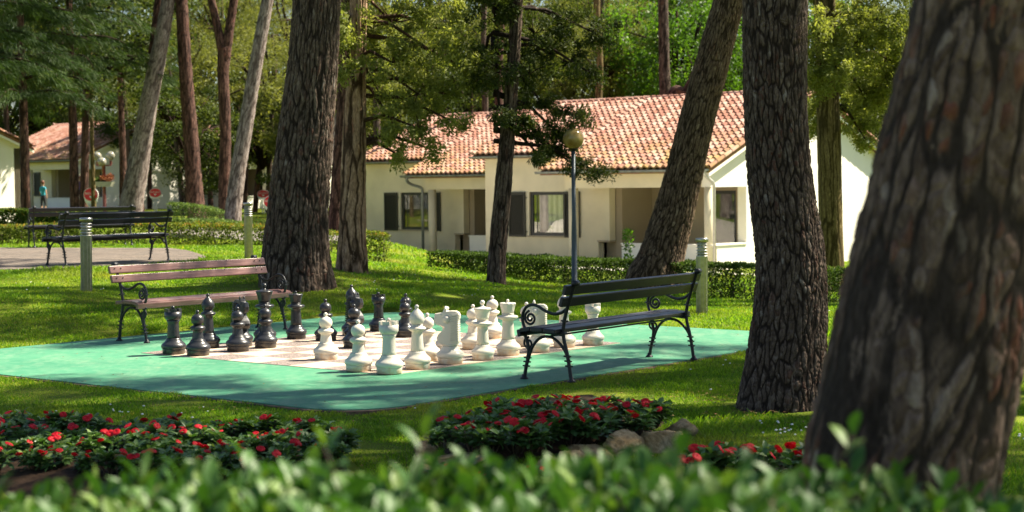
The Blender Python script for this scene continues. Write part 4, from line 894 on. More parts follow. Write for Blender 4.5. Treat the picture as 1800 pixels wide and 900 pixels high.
# (px, py of crown centre, Y, kind, scale, leaf)
for (px,py,Y,k,s_,lf) in [
 (335,235,74,'broad',.85,'leaf_dark'),(460,230,80,'broad',.9,'leaf_dark'),
 (300,150,84,'pine',1.0,'leaf_olive'),(420,160,84,'broad',1.0,'leaf_olive'),(480,120,80,'pine',1.0,'leaf_olive'),(350,90,96,'pine',1.1,'leaf_olive'),(220,130,114,'pine',1.2,'leaf_olive'),(150,190,114,'broad',1.3,'leaf_dark'),(60,170,114,'pine',1.3,'leaf_olive'),(0,180,114,'broad',1.3,'leaf_dark'),(100,90,112,'pine',1.2,'leaf_olive'),(0,60,90,'broad',1.1,'leaf_dark'),(210,60,92,'pine',1.0,'leaf_olive'),
 (540,200,76,'broad',.9,'leaf_olive'),(600,120,70,'pine',.9,'leaf_olive'),(660,200,72,'broad',.7,'leaf_olive'),(640,90,78,'pine',.9,'leaf_dark'),(700,120,80,'pine',1.0,'leaf_olive'),(760,150,76,'broad',.8,'leaf_dark'),(830,170,74,'broad',.7,'leaf_dark'),(860,80,84,'pine',1.0,'leaf_olive'),(900,150,78,'broad',.8,'leaf_dark'),(960,100,78,'pine',.9,'leaf_olive'),(1010,150,74,'broad',.6,'leaf_olive'),(1060,70,72,'pine',.8,'leaf_olive'),(1075,140,74,'broad',.7,'leaf_olive'),(1130,110,74,'broad',.8,'leaf_bright'),(1190,80,70,'broad',.9,'leaf_bright'),(1230,130,68,'broad',.7,'leaf_bright'),(1160,30,80,'pine',1.0,'leaf_dark'),(1290,60,72,'broad',.9,'leaf_bright'),(1290,130,76,'broad',.8,'leaf_dark'),(1420,80,66,'broad',.8,'leaf_bright'),(1450,200,66,'broad',.6,'leaf_dark'),(1540,90,64,'broad',.8,'leaf_dark'),(1560,180,64,'tall',.7,'leaf_dark'),(1500,30,70,'pine',.8,'leaf_olive'),(1640,120,60,'broad',1.0,'leaf_dark'),(1780,160,60,'broad',1.0,'leaf_bright'),(1720,260,58,'broad',.8,'leaf_dark'),(1800,420,52,'broad',.7,'leaf_bright'),
 (262,190,98,'broad',1.0,'leaf_dark'),(338,215,100,'broad',.9,'leaf_dark'),(152,50,63.5,'broad',1.1,'leaf_dark'),(508,215,100,'broad',1.0,'leaf_dark'),(560,10,96,'pine',1.3,'leaf_olive'),(640,20,98,'pine',1.3,'leaf_olive'),(850,0,98,'broad',1.2,'leaf_olive'),(1000,30,98,'pine',1.2,'leaf_olive'),(780,90,95,'broad',1.2,'leaf_olive'),(960,60,98,'broad',1.2,'leaf_olive'),(1130,0,90,'broad',1.2,'leaf_bright'),(390,10,98,'pine',1.2,'leaf_olive'),(330,30,100,'broad',1.0,'leaf_bright'),(520,40,90,'pine',1.2,'leaf_olive'),(440,50,96,'pine',1.1,'leaf_olive'),(740,30,90,'pine',1.2,'leaf_dark'),(930,20,88,'pine',1.1,'leaf_dark'),(1060,10,86,'pine',1.0,'leaf_olive'),(1240,20,84,'broad',1.1,'leaf_bright')]:  # row opens with dark broadleaf trees added to shade the far gables
    wood_spec.append((px,py,Y,k,s_,lf))
LN={'leaf_dark':'dark green','leaf_olive':'olive green','leaf_bright':'bright green'}; KN={'broad':'broadleaf tree','pine':'pine','tall':'tall evergreen'}
for n_,(px,py,Y,k,s_,lf) in enumerate(wood_spec):
    c=at(px,py,Y); gz=h1(c[0],c[1]); nm={'broad':'broadleaf_tree','pine':'pine_tree','tall':'evergreen_tree'}[k]
    r=empty(nm,(c[0],c[1],gz),0,'%s %s in the wood behind the bungalows'%(LN[lf],KN[k]),'tree',GW+' - '+LN[lf]+' '+KN[k])
    zc=c[2]-gz; lx=rb.uniform(-.6,.6); Q=[(lx,0,-.2,.11*s_+.05),(lx*.6,.1,zc*.4,.10*s_+.04),(0,0,zc,.08*s_),(0,0,zc+1.6*s_,.05)]
    V,F,h,ID=trunk_mesh(Q,nt_=16,densez=30,sx=.1,sy=.4,depth=.015,seed=n_+90); link('trunk',npmesh('trunk',V,F,h,True,None,ID),M['bark_red' if n_%2 else 'bark_dark'],r)
    add_crown(r,(k,n_%3),lf,'bark_red',(0,0,zc),(s_*1.05,s_*1.05,s_*rb.uniform(.9,1.15)),rb.random()*6)
# individual background trunks seen above the roofs
for (rows,Y,bk,lb) in [([(1170,200,22),(1168,120,20),(1166,40,19),(1165,-40,18)],66,'bark_dark','straight dark trunk above the roof ridge, left of the leaning pine'),
 ([(1052,200,14),(1055,120,12),(1050,40,12),(1048,-40,11)],66,'bark_olive','thin grey trunk rising behind the roof ridge right of the lamp globe'),
 ([(664,270,14),(662,210,13),(658,120,12),(655,20,11)],68,'bark_dark','dark trunk behind the left end of the cream bungalow roof'),
 ([(640,270,9),(636,200,9),(632,120,8),(630,20,8)],70,'bark_red','thinner dark trunk beside the tan cypress, behind the bungalow'),
 ([(878,220,16),(876,140,14),(880,60,13),(884,-30,12)],66,'bark_red','reddish trunk in the wood left of the thin dark cypress'),
 ([(853,220,12),(852,140,11),(850,60,10),(852,-30,10)],70,'bark_dark','dark straight trunk in the wood above the left bungalow'),
 ([(1180,185,20),(1205,160,15),(1224,120,11),(1236,80,7)],63,'bark_red','slanting dark trunk crossing the bright leaves left of the leaning pine')]:
    big_tree('pine_tree',rows,Y,bk,lb,'tree','trunks standing in the wood behind the roofs',7,None,nt_=24,densez=60,sx=.09,sy=.3,depth=.015,seed=rb.randrange(99))
# far wood: one mass
rg=np.random.default_rng(5); n=900; cx=rg.uniform(-62,62,n); cy=rg.uniform(112,150,n); cz=rg.uniform(.5,17,n)*(.75+.25*np.sin(cx*.23)); keep=~((cx>-36)&(cx<-26)&(cz>11)); cc=np.stack([cx,cy,cz],1)[keep]
V,F,T=clumpcloud(cc,rg.uniform(1.2,2.2,len(cc)),110,.42,.22,rg,.2,.8); tag(link('distant_wood',npmesh('distant_wood',V,F,T),M['leaf_olive']),kind='stuff')
# ------------------------------------------------------------------ hedges
def hedge(name,path,wd,ht,leaf,label,seed,L=.05,W=.026,dens=900,tip=None,group='clipped hedges in the garden',stems=True,gz=None,ztop=None):
    rg=np.random.default_rng(seed); P=[np.array(p[:2],float) for p in path]; r=None; Cs=[];Ds=[];Ti=[]
    o0=P[0]; oz=h1(*o0) if gz is None else gz
    r=empty(name,(o0[0],o0[1],oz),0,label,'hedge',group); st=MB()
    for si,(a,b) in enumerate(zip(P[:-1],P[1:])):
        d=b-a; Ln=np.linalg.norm(d); d/=Ln; s=np.array([-d[1],d[0]]); n=int(dens*Ln*(wd+2*ht)); t=rg.random(n)*Ln; 
        face=rg.random(n); pt=wd/(wd+2*ht); lat=np.where(face<pt,rg.uniform(-.5,.5,n)*wd,np.where(rg.random(n)<.5,-.5,.5)*wd*(1-.22*rg.random(n)**2)); z=np.where(face<pt,ht*(1-.10*rg.random(n)**2),ht*(1-rg.random(n)**1.1))
        bump=.07*(vnoise(np.stack([t*2.2+seed,lat*3,z*3],1),seed)-.5)+.03*(vnoise(np.stack([t*8,lat*8,z*8],1),seed+1)-.5); z=z*(1+bump*1.3/ht*.7); lat=lat*(1+bump*2.2)
        x=a[0]+d[0]*t+s[0]*lat; y=a[1]+d[1]*t+s[1]*lat; g=H(x,y) if gz is None else gz
        if ztop is not None:
            tt_=ztop[si]*(1-t/Ln)+ztop[si+1]*t/Ln; z=z/ht*np.maximum(tt_-g,.25)
        Cs.append(np.stack([x-o0[0],y-o0[1],z+g-oz],1)); out=np.stack([s[0]*np.sign(lat)*.5,s[1]*np.sign(lat)*.5,np.full(n,.6)],1); Ds.append(out)
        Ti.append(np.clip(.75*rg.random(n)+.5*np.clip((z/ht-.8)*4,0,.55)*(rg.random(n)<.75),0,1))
        if stems:
            for k in range(int(Ln*7)):
                tt=rg.random()*Ln; la=rg.uniform(-.3,.3)*wd; xx=a[0]+d[0]*tt+s[0]*la; yy=a[1]+d[1]*tt+s[1]*la; zz=(h1(xx,yy) if gz is None else gz)-oz
                hs=ht if ztop is None else max(.25,ztop[si]*(1-tt/Ln)+ztop[si+1]*tt/Ln-oz-zz)
                st.tube([(xx-o0[0],yy-o0[1],zz-.05),(xx-o0[0]+rg.normal(0,.05),yy-o0[1]+rg.normal(0,.05),zz+hs*.5),(xx-o0[0]+rg.normal(0,.12),yy-o0[1]+rg.normal(0,.1),zz+hs*.85)],[.011,.008,.004],5)
    V,F,T=cards(np.concatenate(Cs),L,W,rg,.2,np.concatenate(Ds),.9,tint=np.concatenate(Ti)); link('foliage',npmesh('foliage',V,F,T),M[leaf],r)
    if stems: st.build('stems',M['twig'],r)['kind']='stuff'
    return r
def gp(px,py,Y): p=at(px,py,Y); return (p[0],p[1])
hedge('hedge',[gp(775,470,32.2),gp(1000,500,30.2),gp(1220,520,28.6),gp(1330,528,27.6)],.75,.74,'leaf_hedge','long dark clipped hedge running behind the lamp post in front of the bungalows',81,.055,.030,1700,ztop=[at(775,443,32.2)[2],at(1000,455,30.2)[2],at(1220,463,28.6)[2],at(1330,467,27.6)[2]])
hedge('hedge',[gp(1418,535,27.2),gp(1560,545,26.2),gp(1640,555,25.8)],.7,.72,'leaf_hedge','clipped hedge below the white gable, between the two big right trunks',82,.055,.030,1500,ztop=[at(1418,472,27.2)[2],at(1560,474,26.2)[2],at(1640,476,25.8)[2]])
hedge('hedge',[gp(645,470,31.0),gp(684,470,31.0)],.65,.56,'leaf_hedge_tip','short yellow tipped hedge block right of the tan cypress trunk',83,.06,.034,1500)
hedge('hedge',[gp(-60,430,37.0),gp(300,430,36.0),gp(440,430,34.5),gp(600,440,33.5)],.7,.42,'leaf_hedge_tip','low orange tipped hedge behind the patio and its two benches',84,.065,.036,1100)
hedge('hedge',[gp(-60,420,41.0),gp(145,420,41.0)],.8,.72,'leaf_hedge','taller green hedge at the left edge behind the far bench',85,.08,.05,1800)
hedge('hedge',[gp(290,402,46.0),gp(460,402,45.0)],.9,.66,'leaf_pale','pale green hedge behind the low orange tipped one, around the pale trunk',86,.075,.045,900)
hedge('hedge',[gp(300,390,55.0),gp(400,390,55.0),],.9,.70,'leaf_pale','farther pale green hedge below the dark round tree',87,.08,.05,700)
hedge('hedge',[gp(415,390,60.0),gp(600,390,58.0)],.9,.75,'leaf_hedge','far green hedge behind the bollard and the striped road',88,.08,.05,700)
hedge('hedge',[gp(40,388,58.0),gp(290,388,58.0)],.8,.28,'leaf_hedge','very low planting in front of the far white bungalow',89,.08,.05,500,stems=False)
hedge('shrub',[gp(1098,470,31.5),gp(1112,470,31.5)],.4,1.0,'leaf_bright','small bright green bush poking up behind the hedge beside the leaning pine',90,.07,.04,900,group='')
# foreground hedge: shoots with big glossy leaves
rg=np.random.default_rng(6); CS=[];DS=[];TI=[];sh=MB()
hx0,hx1,hy0,hy1=-1.15,1.15,2.15,3.35
def toph(x,y):
    return 1.048+.03*np.sin(x*3.1+1)+.02*np.sin(x*9+y*4)-.055*np.clip((x-.35)/.6,0,1)+.018*np.clip((-x-.1)/.4,0,1)-.034*np.exp(-((x-.16)/.16)**2)-.02*np.clip((y-2.9)/.4,0,1)
nsh=2300; sx_=rg.uniform(hx0,hx1,nsh); sy_=rg.uniform(hy0,hy1,nsh); hh=toph(sx_,sy_)+rg.normal(0,.020,nsh)+.025*(rg.random(nsh)<.08)
extra=[(755,745,2.9,.0),(1200,800,2.8,0),(1500,765,2.9,0),(570,785,2.7,0)]
for (px,py,Y,_) in extra:
    p=at(px,py,Y); sx_=np.append(sx_,p[0]); sy_=np.append(sy_,p[1]); hh=np.append(hh,p[2])
for i in range(len(sx_)):
    x,y,ht=sx_[i],sy_[i],hh[i]; lean=rg.normal(0,.45,2); k=9; ln=.15+.05*rg.random()
    sh.tube([(x-lean[0]*ln,y-lean[1]*ln,ht-ln),(x,y,ht)],[.0025,.0012],5)
    a0=rg.random()*6.28
    for j in range(k):
        t=j/(k-1); a=a0+2.4*j; el=.05+.95*t**1.5
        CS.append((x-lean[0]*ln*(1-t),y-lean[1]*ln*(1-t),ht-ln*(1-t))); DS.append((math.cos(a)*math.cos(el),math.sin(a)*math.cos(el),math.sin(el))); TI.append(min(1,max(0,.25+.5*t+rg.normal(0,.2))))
V,F,T=cards(np.array(CS),.050,.021,rg,.5,np.array(DS),.18,.12,np.array(TI))
# rounder leaves: subdivide each card into a 6-gon-like blade (two quads)
def blades(C,D,L,W,rg,T):
    n=len(C); v=D+rg.normal(size=(n,3))*.15; v/=np.linalg.norm(v,axis=1)[:,None]; q=rg.normal(size=(n,3))*.5; q[:,2]+=1.4; s=np.cross(v,q); s/=np.linalg.norm(s,axis=1)[:,None]; nn=np.cross(s,v)
    l=(L*rg.uniform(.65,1.25,n))[:,None]; w_=(W*rg.uniform(.75,1.2,n))[:,None]; prof=[(0,.06,0),(.22,.62,.02),(.5,1.0,.05),(.78,.72,.03),(1,.04,-.06)]; rows=[]
    for (t,ww,dz) in prof:
        m_=C+v*l*t+nn*l*dz; rows.append(m_+s*w_*.5*ww+nn*w_*.16*ww); rows.append(m_); rows.append(m_-s*w_*.5*ww+nn*w_*.16*ww)
    V=np.stack(rows,1).reshape(-1,3); b=np.arange(n)*15; F=[]
    for k in range(4):
        for e in (0,1): F.append(np.stack([b+3*k+e,b+3*k+e+1,b+3*k+e+4,b+3*k+e+3],1))
    return V,np.concatenate(F),np.repeat(T,15)
fh=empty('hedge',(0,2.75,0),0,'blurred glossy leaved hedge along the whole bottom edge of the photo','hedge')
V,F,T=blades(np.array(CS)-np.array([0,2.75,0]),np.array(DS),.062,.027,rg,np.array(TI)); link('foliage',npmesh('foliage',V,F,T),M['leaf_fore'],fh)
o=sh.build('stems',M['twig'],fh,fix=False); o['kind']='stuff'; o.location=(0,-2.75,0)
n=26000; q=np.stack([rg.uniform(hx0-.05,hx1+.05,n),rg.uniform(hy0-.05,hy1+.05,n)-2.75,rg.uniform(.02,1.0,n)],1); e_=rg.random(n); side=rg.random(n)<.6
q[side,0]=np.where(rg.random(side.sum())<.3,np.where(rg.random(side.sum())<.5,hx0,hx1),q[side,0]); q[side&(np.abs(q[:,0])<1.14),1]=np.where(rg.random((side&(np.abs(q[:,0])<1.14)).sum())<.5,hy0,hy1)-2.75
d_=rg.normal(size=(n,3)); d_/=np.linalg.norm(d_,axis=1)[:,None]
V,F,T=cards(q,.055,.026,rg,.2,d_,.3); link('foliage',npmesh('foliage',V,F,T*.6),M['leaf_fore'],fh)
mb=MB()
for k in range(60):
    x=rg.uniform(hx0,hx1); y=rg.uniform(hy0,hy1)-2.75; mb.tube([(x,y,-.05),(x+rg.normal(0,.05),y+rg.normal(0,.05),.5),(x+rg.normal(0,.08),y+rg.normal(0,.08),.95)],[.012,.009,.005],6)
mb.build('stems',M['twig'],fh)['kind']='stuff'
# ------------------------------------------------------------------ flower beds
def bed(pts,hgt,name='flower_bed_soil'):
    P=[np.array(G(px,py,0)[:2]) for px,py in pts]; c=sum(P)/len(P); mb=MB(); V=[];F=[];n=len(P)*4; ring=[]
    S=[]
    for i in range(len(P)):
        for k in range(4): t=k/4; S.append(P[i]*(1-t)+P[(i+1)%len(P)]*t)
    K=7
    for j in range(K+1):
        f_=1-j/K
        for i,s_ in enumerate(S):
            p=c+(s_-c)*f_*(1+.03*math.sin(i*1.7)); z=h1(*p)-.03+ (hgt+.03)*math.sin(min(1,(1-f_)*2.2)*math.pi/2)+.012*math.sin(p[0]*31+p[1]*17); V.append((p[0],p[1],z))
    n=len(S)
    for j in range(K):
        for i in range(n): F.append((j*n+i,j*n+(i+1)%n,(j+1)*n+(i+1)%n,(j+1)*n+i))
    mb.add(V,F,True); return tag(mb.build(name,M['soil']),kind='structure'),c
bed([(-60,735),(100,742),(300,752),(480,762),(600,785),(640,830),(500,860),(200,880),(-60,880)],.06)
bed([(752,765),(830,735),(930,708),(1060,700),(1150,718),(1178,748),(1150,775),(1060,790),(960,808),(860,822),(780,812)],.10)
bed([(1150,800),(1260,795),(1400,800),(1420,850),(1300,870),(1180,860)],.04)
def plant_proto(seed,nf):
    rg=np.random.default_rng(seed); r=empty('impatiens_plant'); C=[];D=[];T=[]; mb=MB()
    for b in range(11):
        a=rg.random()*6.283; rr=.13*math.sqrt(rg.random()); x,y=rr*math.cos(a),rr*math.sin(a); ht=.10+.09*rg.random()*(1-rr*3)
        mb.tube([(x*.3,y*.3,-.02),(x*.8,y*.8,ht*.6),(x,y,ht)],[.006,.005,.003],5)
        for w_ in range(3):
            a0=rg.random()*6.28
            for j in range(6):
                an=a0+j*1.047+rg.normal(0,.15); el=-.15+.35*w_+rg.normal(0,.15); C.append((x,y,ht*(.55+.22*w_))); D.append((math.cos(an)*math.cos(el),math.sin(an)*math.cos(el),math.sin(el))); T.append(min(1,max(0,.2+.25*w_+rg.normal(0,.2))))
    V,F,T=blades(np.array(C),np.array(D),.075,.032,rg,np.array(T)); link('foliage',npmesh('foliage',V,F,T),M['leaf_bed'],r)
    mb.build('stems',M['twig'],r)['kind']='stuff'
    for k in range(nf):
        a=rg.random()*6.283; rr=.15*rg.random()**.6; cx,cy,cz=rr*math.cos(a),rr*math.sin(a),.165+.05*rg.random(); nrm=Vector((rg.normal()*.5,-.55+rg.normal()*.4,.8)).normalized(); Rm=nrm.to_track_quat('Z','Y').to_matrix(); PV_=[];PF=[];PT=[]
        for p in range(5):
            an=p*1.2566+rg.normal(0,.06); ca,sa=math.cos(an),math.sin(an); base=len(PV_)
            for (t,ww,dz) in ((.05,.10,.0),(.45,.75,.004),(.80,1.0,.002),(1.05,.62,-.004)):
                for e in (-1,-.4,.4,1):
                    l=.030*t*(1-.10*abs(e)); w2=.019*ww*e; PV_.append(Rm@Vector((ca*l-sa*w2,sa*l+ca*w2,dz+.0015*(p%2)-.003*e*e))); PT.append(rg.random()*.3+(.35 if p%2 else .6))
            for i in range(3):
                for j in range(3): PF.append((base+i*4+j,base+i*4+j+1,base+i*4+4+j+1,base+i*4+4+j))
        V=np.array([tuple(v) for v in PV_])+np.array([cx,cy,cz]); link('flower',npmesh('flower',V,np.array(PF),np.array(PT)),M['petal'],r)
    return r
pl=[plant_proto(200+i,n_) for i,n_ in enumerate((2,3,4,1,3))]; used=set()
rr=random.Random(9)
def plants(spots,label,group):
    for (px,py,z,s_) in spots:
        i=rr.randrange(5); g=G(px,py,z)
        if i in used: o=copy_tree(pl[i])
        else: o=pl[i]; used.add(i)
        o.location=(g[0],g[1],z-.01); o.rotation_euler=(rr.uniform(-.1,.1),rr.uniform(-.1,.1),rr.random()*6.28); o.scale=(s_,s_,s_*.82); tag(o,label,'flower',group)
sp=[]
for row,(y0,x0,x1,st) in enumerate(((772,-20,560,44),(790,0,600,46),(808,-20,600,46),(832,0,520,50))):
    x=x0
    while x<x1: sp.append((x+rr.uniform(-14,14),y0+rr.uniform(-7,7)+x*.028-8,.05,rr.uniform(.70,1.0))); x+=st
plants(sp,'red flowering impatiens plant in the long bed at the lower left','red impatiens in the long left bed')
sp=[]
for (y0,x0,x1) in ((742,900,1150),(752,860,1165),(763,830,1130),(775,800,1070),(787,785,960)):
    x=x0
    while x<x1: sp.append((x+rr.uniform(-10,10),y0+rr.uniform(-4,4),.10,rr.uniform(.75,1.05))); x+=40
plants(sp,'red flowering impatiens plant in the stone edged bed left of the dark trunk','red impatiens in the stone edged bed')
plants([(1235,835,.04,1.0),(1270,832,.04,1.0),(1300,840,.04,1.0),(1255,845,.04,1.1),(1350,838,.04,1.0),(1385,836,.04,1.1),(1400,846,.04,1.0),(1185,842,.04,.7),(1215,848,.04,.8)],'red flowering impatiens plant in the small patch left of the huge blurred trunk','red impatiens in the small right patch')
plants([(790,850,.02,.7),(835,870,.02,.7),(900,862,.02,.6),(955,850,.02,.6)],'small impatiens plant in the grass just beyond the foreground hedge','small impatiens beyond the foreground hedge')
# stones
def rock(px,py,w_,h_,label,seed,dp=None):
    g=G(px,py,0); Y=g[1]; a=w_/2/FPX*Y; b=h_/FPX*Y; d=dp or a*.8; rs=np.random.default_rng(seed)
    bm=bmesh.new(); bmesh.ops.create_icosphere(bm,subdivisions=5,radius=1); me=bpy.data.meshes.new('stone'); bm.to_mesh(me); bm.free()
    V=np.array([v.co[:] for v in me.vertices]); P=V.copy()
    for _ in range(13):
        n_=rs.normal(size=3); n_/=np.linalg.norm(n_); c_=rs.uniform(.36,.72); dd=P@n_; over=dd>c_; P[over]-=np.outer((dd-c_)[over],n_)*.92
    P*=(1+.22*(vnoise(V*1.8+seed*3.1,seed)-.5)+.14*(vnoise(V*4+seed,seed+1)-.5)+.12*(vnoise(V*9+seed,seed+2)-.5)+.07*(vnoise(V*21+seed,seed+3)-.5))[:,None]
    P*=np.array([a*1.7,d*1.5,b*.98]); P[:,2]+=b*.30
    me.vertices.foreach_set('co',P.astype(np.float32).ravel()); me.polygons.foreach_set('use_smooth',np.ones(len(me.polygons),bool)); me.update()
    o=link('stone',me,M['stone']); o.location=(g[0],g[1],0); o.rotation_euler=(0,0,rs.uniform(-.5,.5)); tag(o,label,'stone','rough stones edging the flower bed')
rock(1152,795,62,42,'largest rounded stone at the right end of the flower bed edge',1)
rock(1098,800,78,44,'large pointed pale stone second from the right end of the bed edge',2)
rock(1040,806,60,26,'low sloping stone in the middle of the bed edge',3); rock(1066,812,26,20,'small stone wedged at the foot of the large pointed stone',4)
rock(1000,826,44,30,'squat sunlit stone left of the low sloping one',5); rock(962,830,34,36,'tawny stone standing near the hedge shoots in the middle',6)
rock(1187,768,44,28,'half buried mossy stone at the far right corner of the bed',7)
rock(1100,842,58,22,'flat bright sandy stone lying in front of the others, right of centre',8); rock(985,852,22,18,'small tan stone just above the foreground hedge',9)
rock(800,822,70,22,'flat tan stone at the left front of the stone edged bed',10); rock(862,822,40,16,'low pinkish stone beside the flat tan one',11); rock(752,806,34,26,'small stone at the left corner of the stone edged bed',12); rock(748,832,40,20,'mossy stone left of the flat tan one',13); rock(1190,852,30,14,'little pale stone near the small right flower patch',14)
# ------------------------------------------------------------------ grass
rg=np.random.default_rng(77)
def frustum(n,y0,y1,pw=1.0):
    Y=y0+(y1-y0)*rg.random(n)**pw; x=(rg.random(n)-.5)*2*(Y*.335+.3); return x,Y
def inpoly(x,y,poly):
    c=np.zeros(len(x),bool); n=len(poly)
    for i in range(n):
        (x1,y1),(x2,y2)=poly[i][:2],poly[(i+1)%n][:2]
        k=((y1>y)!=(y2>y))&(x<(x2-x1)*(y-y1)/(y2-y1+1e-12)+x1); c^=k
    return c
PT2=[tuple(p[:2]) for p in pt]; BD=[[tuple(G(px,py,0)[:2]) for px,py in q] for q in ([(-60,745),(100,752),(300,762),(480,772),(600,795),(640,830),(500,870),(200,880),(-60,880)],[(765,765),(830,740),(930,715),(1060,708),(1140,722),(1165,748),(1140,775),(1060,790),(960,805),(860,818),(785,808)])]
def grass(n,y0,y1,hgt,wd,pw):
    x,y=frustum(n,y0,y1,pw); u,v=uv_pad(x,y); e=.03*np.sin(x*9)+.02*np.sin(y*23)
    ok=~((u>-.03+e)&(u<PW+.03-e)&(v>-.04+e)&(v<PD+.03-e)); ok&=~inpoly(x,y,PT2)
    for q in BD: ok&=~inpoly(x,y,q)
    for (tx,ty,tr) in ((1.94,12.0,.42),(-3.02,23.3,.72),(2.45,28.8,.7),(-2.65,27.5,.45),(-.25,28.0,.35)): ok&=~(np.hypot(x-tx,y-ty)<tr*(1+.25*np.sin(np.arctan2(y-ty,x-tx)*5+tx)))|(rg.random(n)<.06)
    pn=vnoise(np.stack([x*1.4,y*1.4,x*0],1),9); ok&=(rg.random(n)<.45+.9*pn)
    x,y=x[ok],y[ok]; n=len(x); z=H(x,y)-.01; hh=hgt*rg.uniform(.35,1.15,n)*(.6+.8*vnoise(np.stack([x*2.3,y*2.3,x*0],1),3)); a=rg.random(n)*6.283; b=rg.random(n)*6.283; le=hh*rg.uniform(.1,.9,n)
    p0=np.stack([x-wd*np.cos(a)/2,y-wd*np.sin(a)/2,z],1); p1=np.stack([x+wd*np.cos(a)/2,y+wd*np.sin(a)/2,z],1); m_=np.stack([x+le*.4*np.cos(b),y+le*.4*np.sin(b),z+hh*.62],1); w3=wd*.38
    p2=m_+np.stack([w3*np.cos(a),w3*np.sin(a),a*0],1); p3=np.stack([x+le*np.cos(b),y+le*np.sin(b),z+hh],1)
    V=np.stack([p0,p1,p2,p3],1).reshape(-1,3); i=np.arange(n)*4; F=np.stack([i,i+1,i+2,i+3],1)
    t=np.clip(rg.random(n)*.7+.35*vnoise(np.stack([x*3,y*3,x*0],1),5),0,1)
    return V,F,np.repeat(t,4)
V,F,T=join([grass(400000,8.6,16,.034,.0075,.9),grass(380000,15,24,.040,.011,.9),grass(230000,23,36,.055,.018,.9),grass(90000,35,60,.07,.035,.9)])
tag(link('grass',npmesh('grass',V,F,T,smooth=False),M['grass']),kind='stuff')
# clover and daisies: small white heads
mb=MB(); spots=[(200,540,45,30,40),(300,530,60,12,14),(640,500,90,16,14),(330,735,90,10,5),(1370,765,40,12,16),(1260,640,60,30,8),(860,520,100,10,10),(60,500,60,20,10),(1540,560,20,6,6),(1790,780,8,20,4),(240,735,200,12,10),(700,722,60,5,6),(1480,560,30,12,10)]
for (px,py,rx,ry,n) in spots:
    for _ in range(n):
        x_,y_=rr.gauss(px,rx*.6),rr.gauss(py,ry*.6)
        z=.0; g=G(x_,y_,.0)
        for _k in range(4): z=h1(g[0],g[1]); g=G(x_,y_,z)
        u,v=uv_pad(g[0],g[1])
        if -.1<u<PW+.1 and -.1<v<PD+.1: continue
        mb.ball((g[0],g[1],z+.045),rr.uniform(.007,.011),6,sq=.6)
tag(mb.build('clover_blossoms',M['daisy'],fix=False),kind='stuff')
# leaf and needle litter on the floor, the board and the lawn
rl=np.random.default_rng(31); n=1500; x=rl.uniform(-5.5,3.2,n); y=rl.uniform(9.5,22,n); xs_=[];ys_=[]
for tx,ty,tr in ((1.94,12.0,.40),(-3.02,23.3,.6),(-2.65,27.5,.5),(2.45,28.8,.6),(-.25,28.0,.4)):
    a_=rl.random(420)*6.283; q_=tr+np.abs(rl.normal(0,.45,420)); xs_.append(tx+q_*np.cos(a_)); ys_.append(ty+q_*np.sin(a_))
x=np.concatenate([x]+xs_); y=np.concatenate([y]+ys_); n=len(x)
u,v=uv_pad(x,y); onp=(u>0.05)&(u<PW-.05)&(v>.05)&(v<PD-.05); z=np.where(onp,.024,H(x,y)+.035)
keep=(~onp)|(rl.random(n)<.35+.6*((v<.7)|(v>PD-.7)|(u>PW-.8))); x,y,z=x[keep],y[keep],z[keep]; n=len(x); d=rl.normal(size=(n,3)); d[:,2]*=.12; d/=np.linalg.norm(d,axis=1)[:,None]
ln=np.where(rl.random(n)<.5,.030,.075); wd_=np.where(ln<.05,.020,.003)
V,F,T=cards(np.stack([x,y,z+.003],1),1,1,rl,2.0,d,.02,.1); V=V.reshape(n,4,3); c_=V[:,:1]; dv=V-c_
V2=[]
for k in range(n):
    a_=math.atan2(d[k,1],d[k,0]); l_,w2=ln[k],wd_[k]; ca,sa=math.cos(a_),math.sin(a_); b_=np.array([x[k],y[k],z[k]+.003])
    V2+= [b_,b_+[ca*l_*.5-sa*w2*.5,sa*l_*.5+ca*w2*.5,.004],b_+[ca*l_,sa*l_,.001],b_+[ca*l_*.5+sa*w2*.5,sa*l_*.5-ca*w2*.5,.003]]
a=N('litter',.9,.1); a.base(a.ramp(a.attr(),[(0,(.07,.035,.015)),(.6,(.20,.11,.045)),(1,(.38,.27,.12))])); M['litter']=a.m
tag(link('fallen_leaves',npmesh('fallen_leaves',np.array(V2),F,T),M['litter']),kind='stuff')
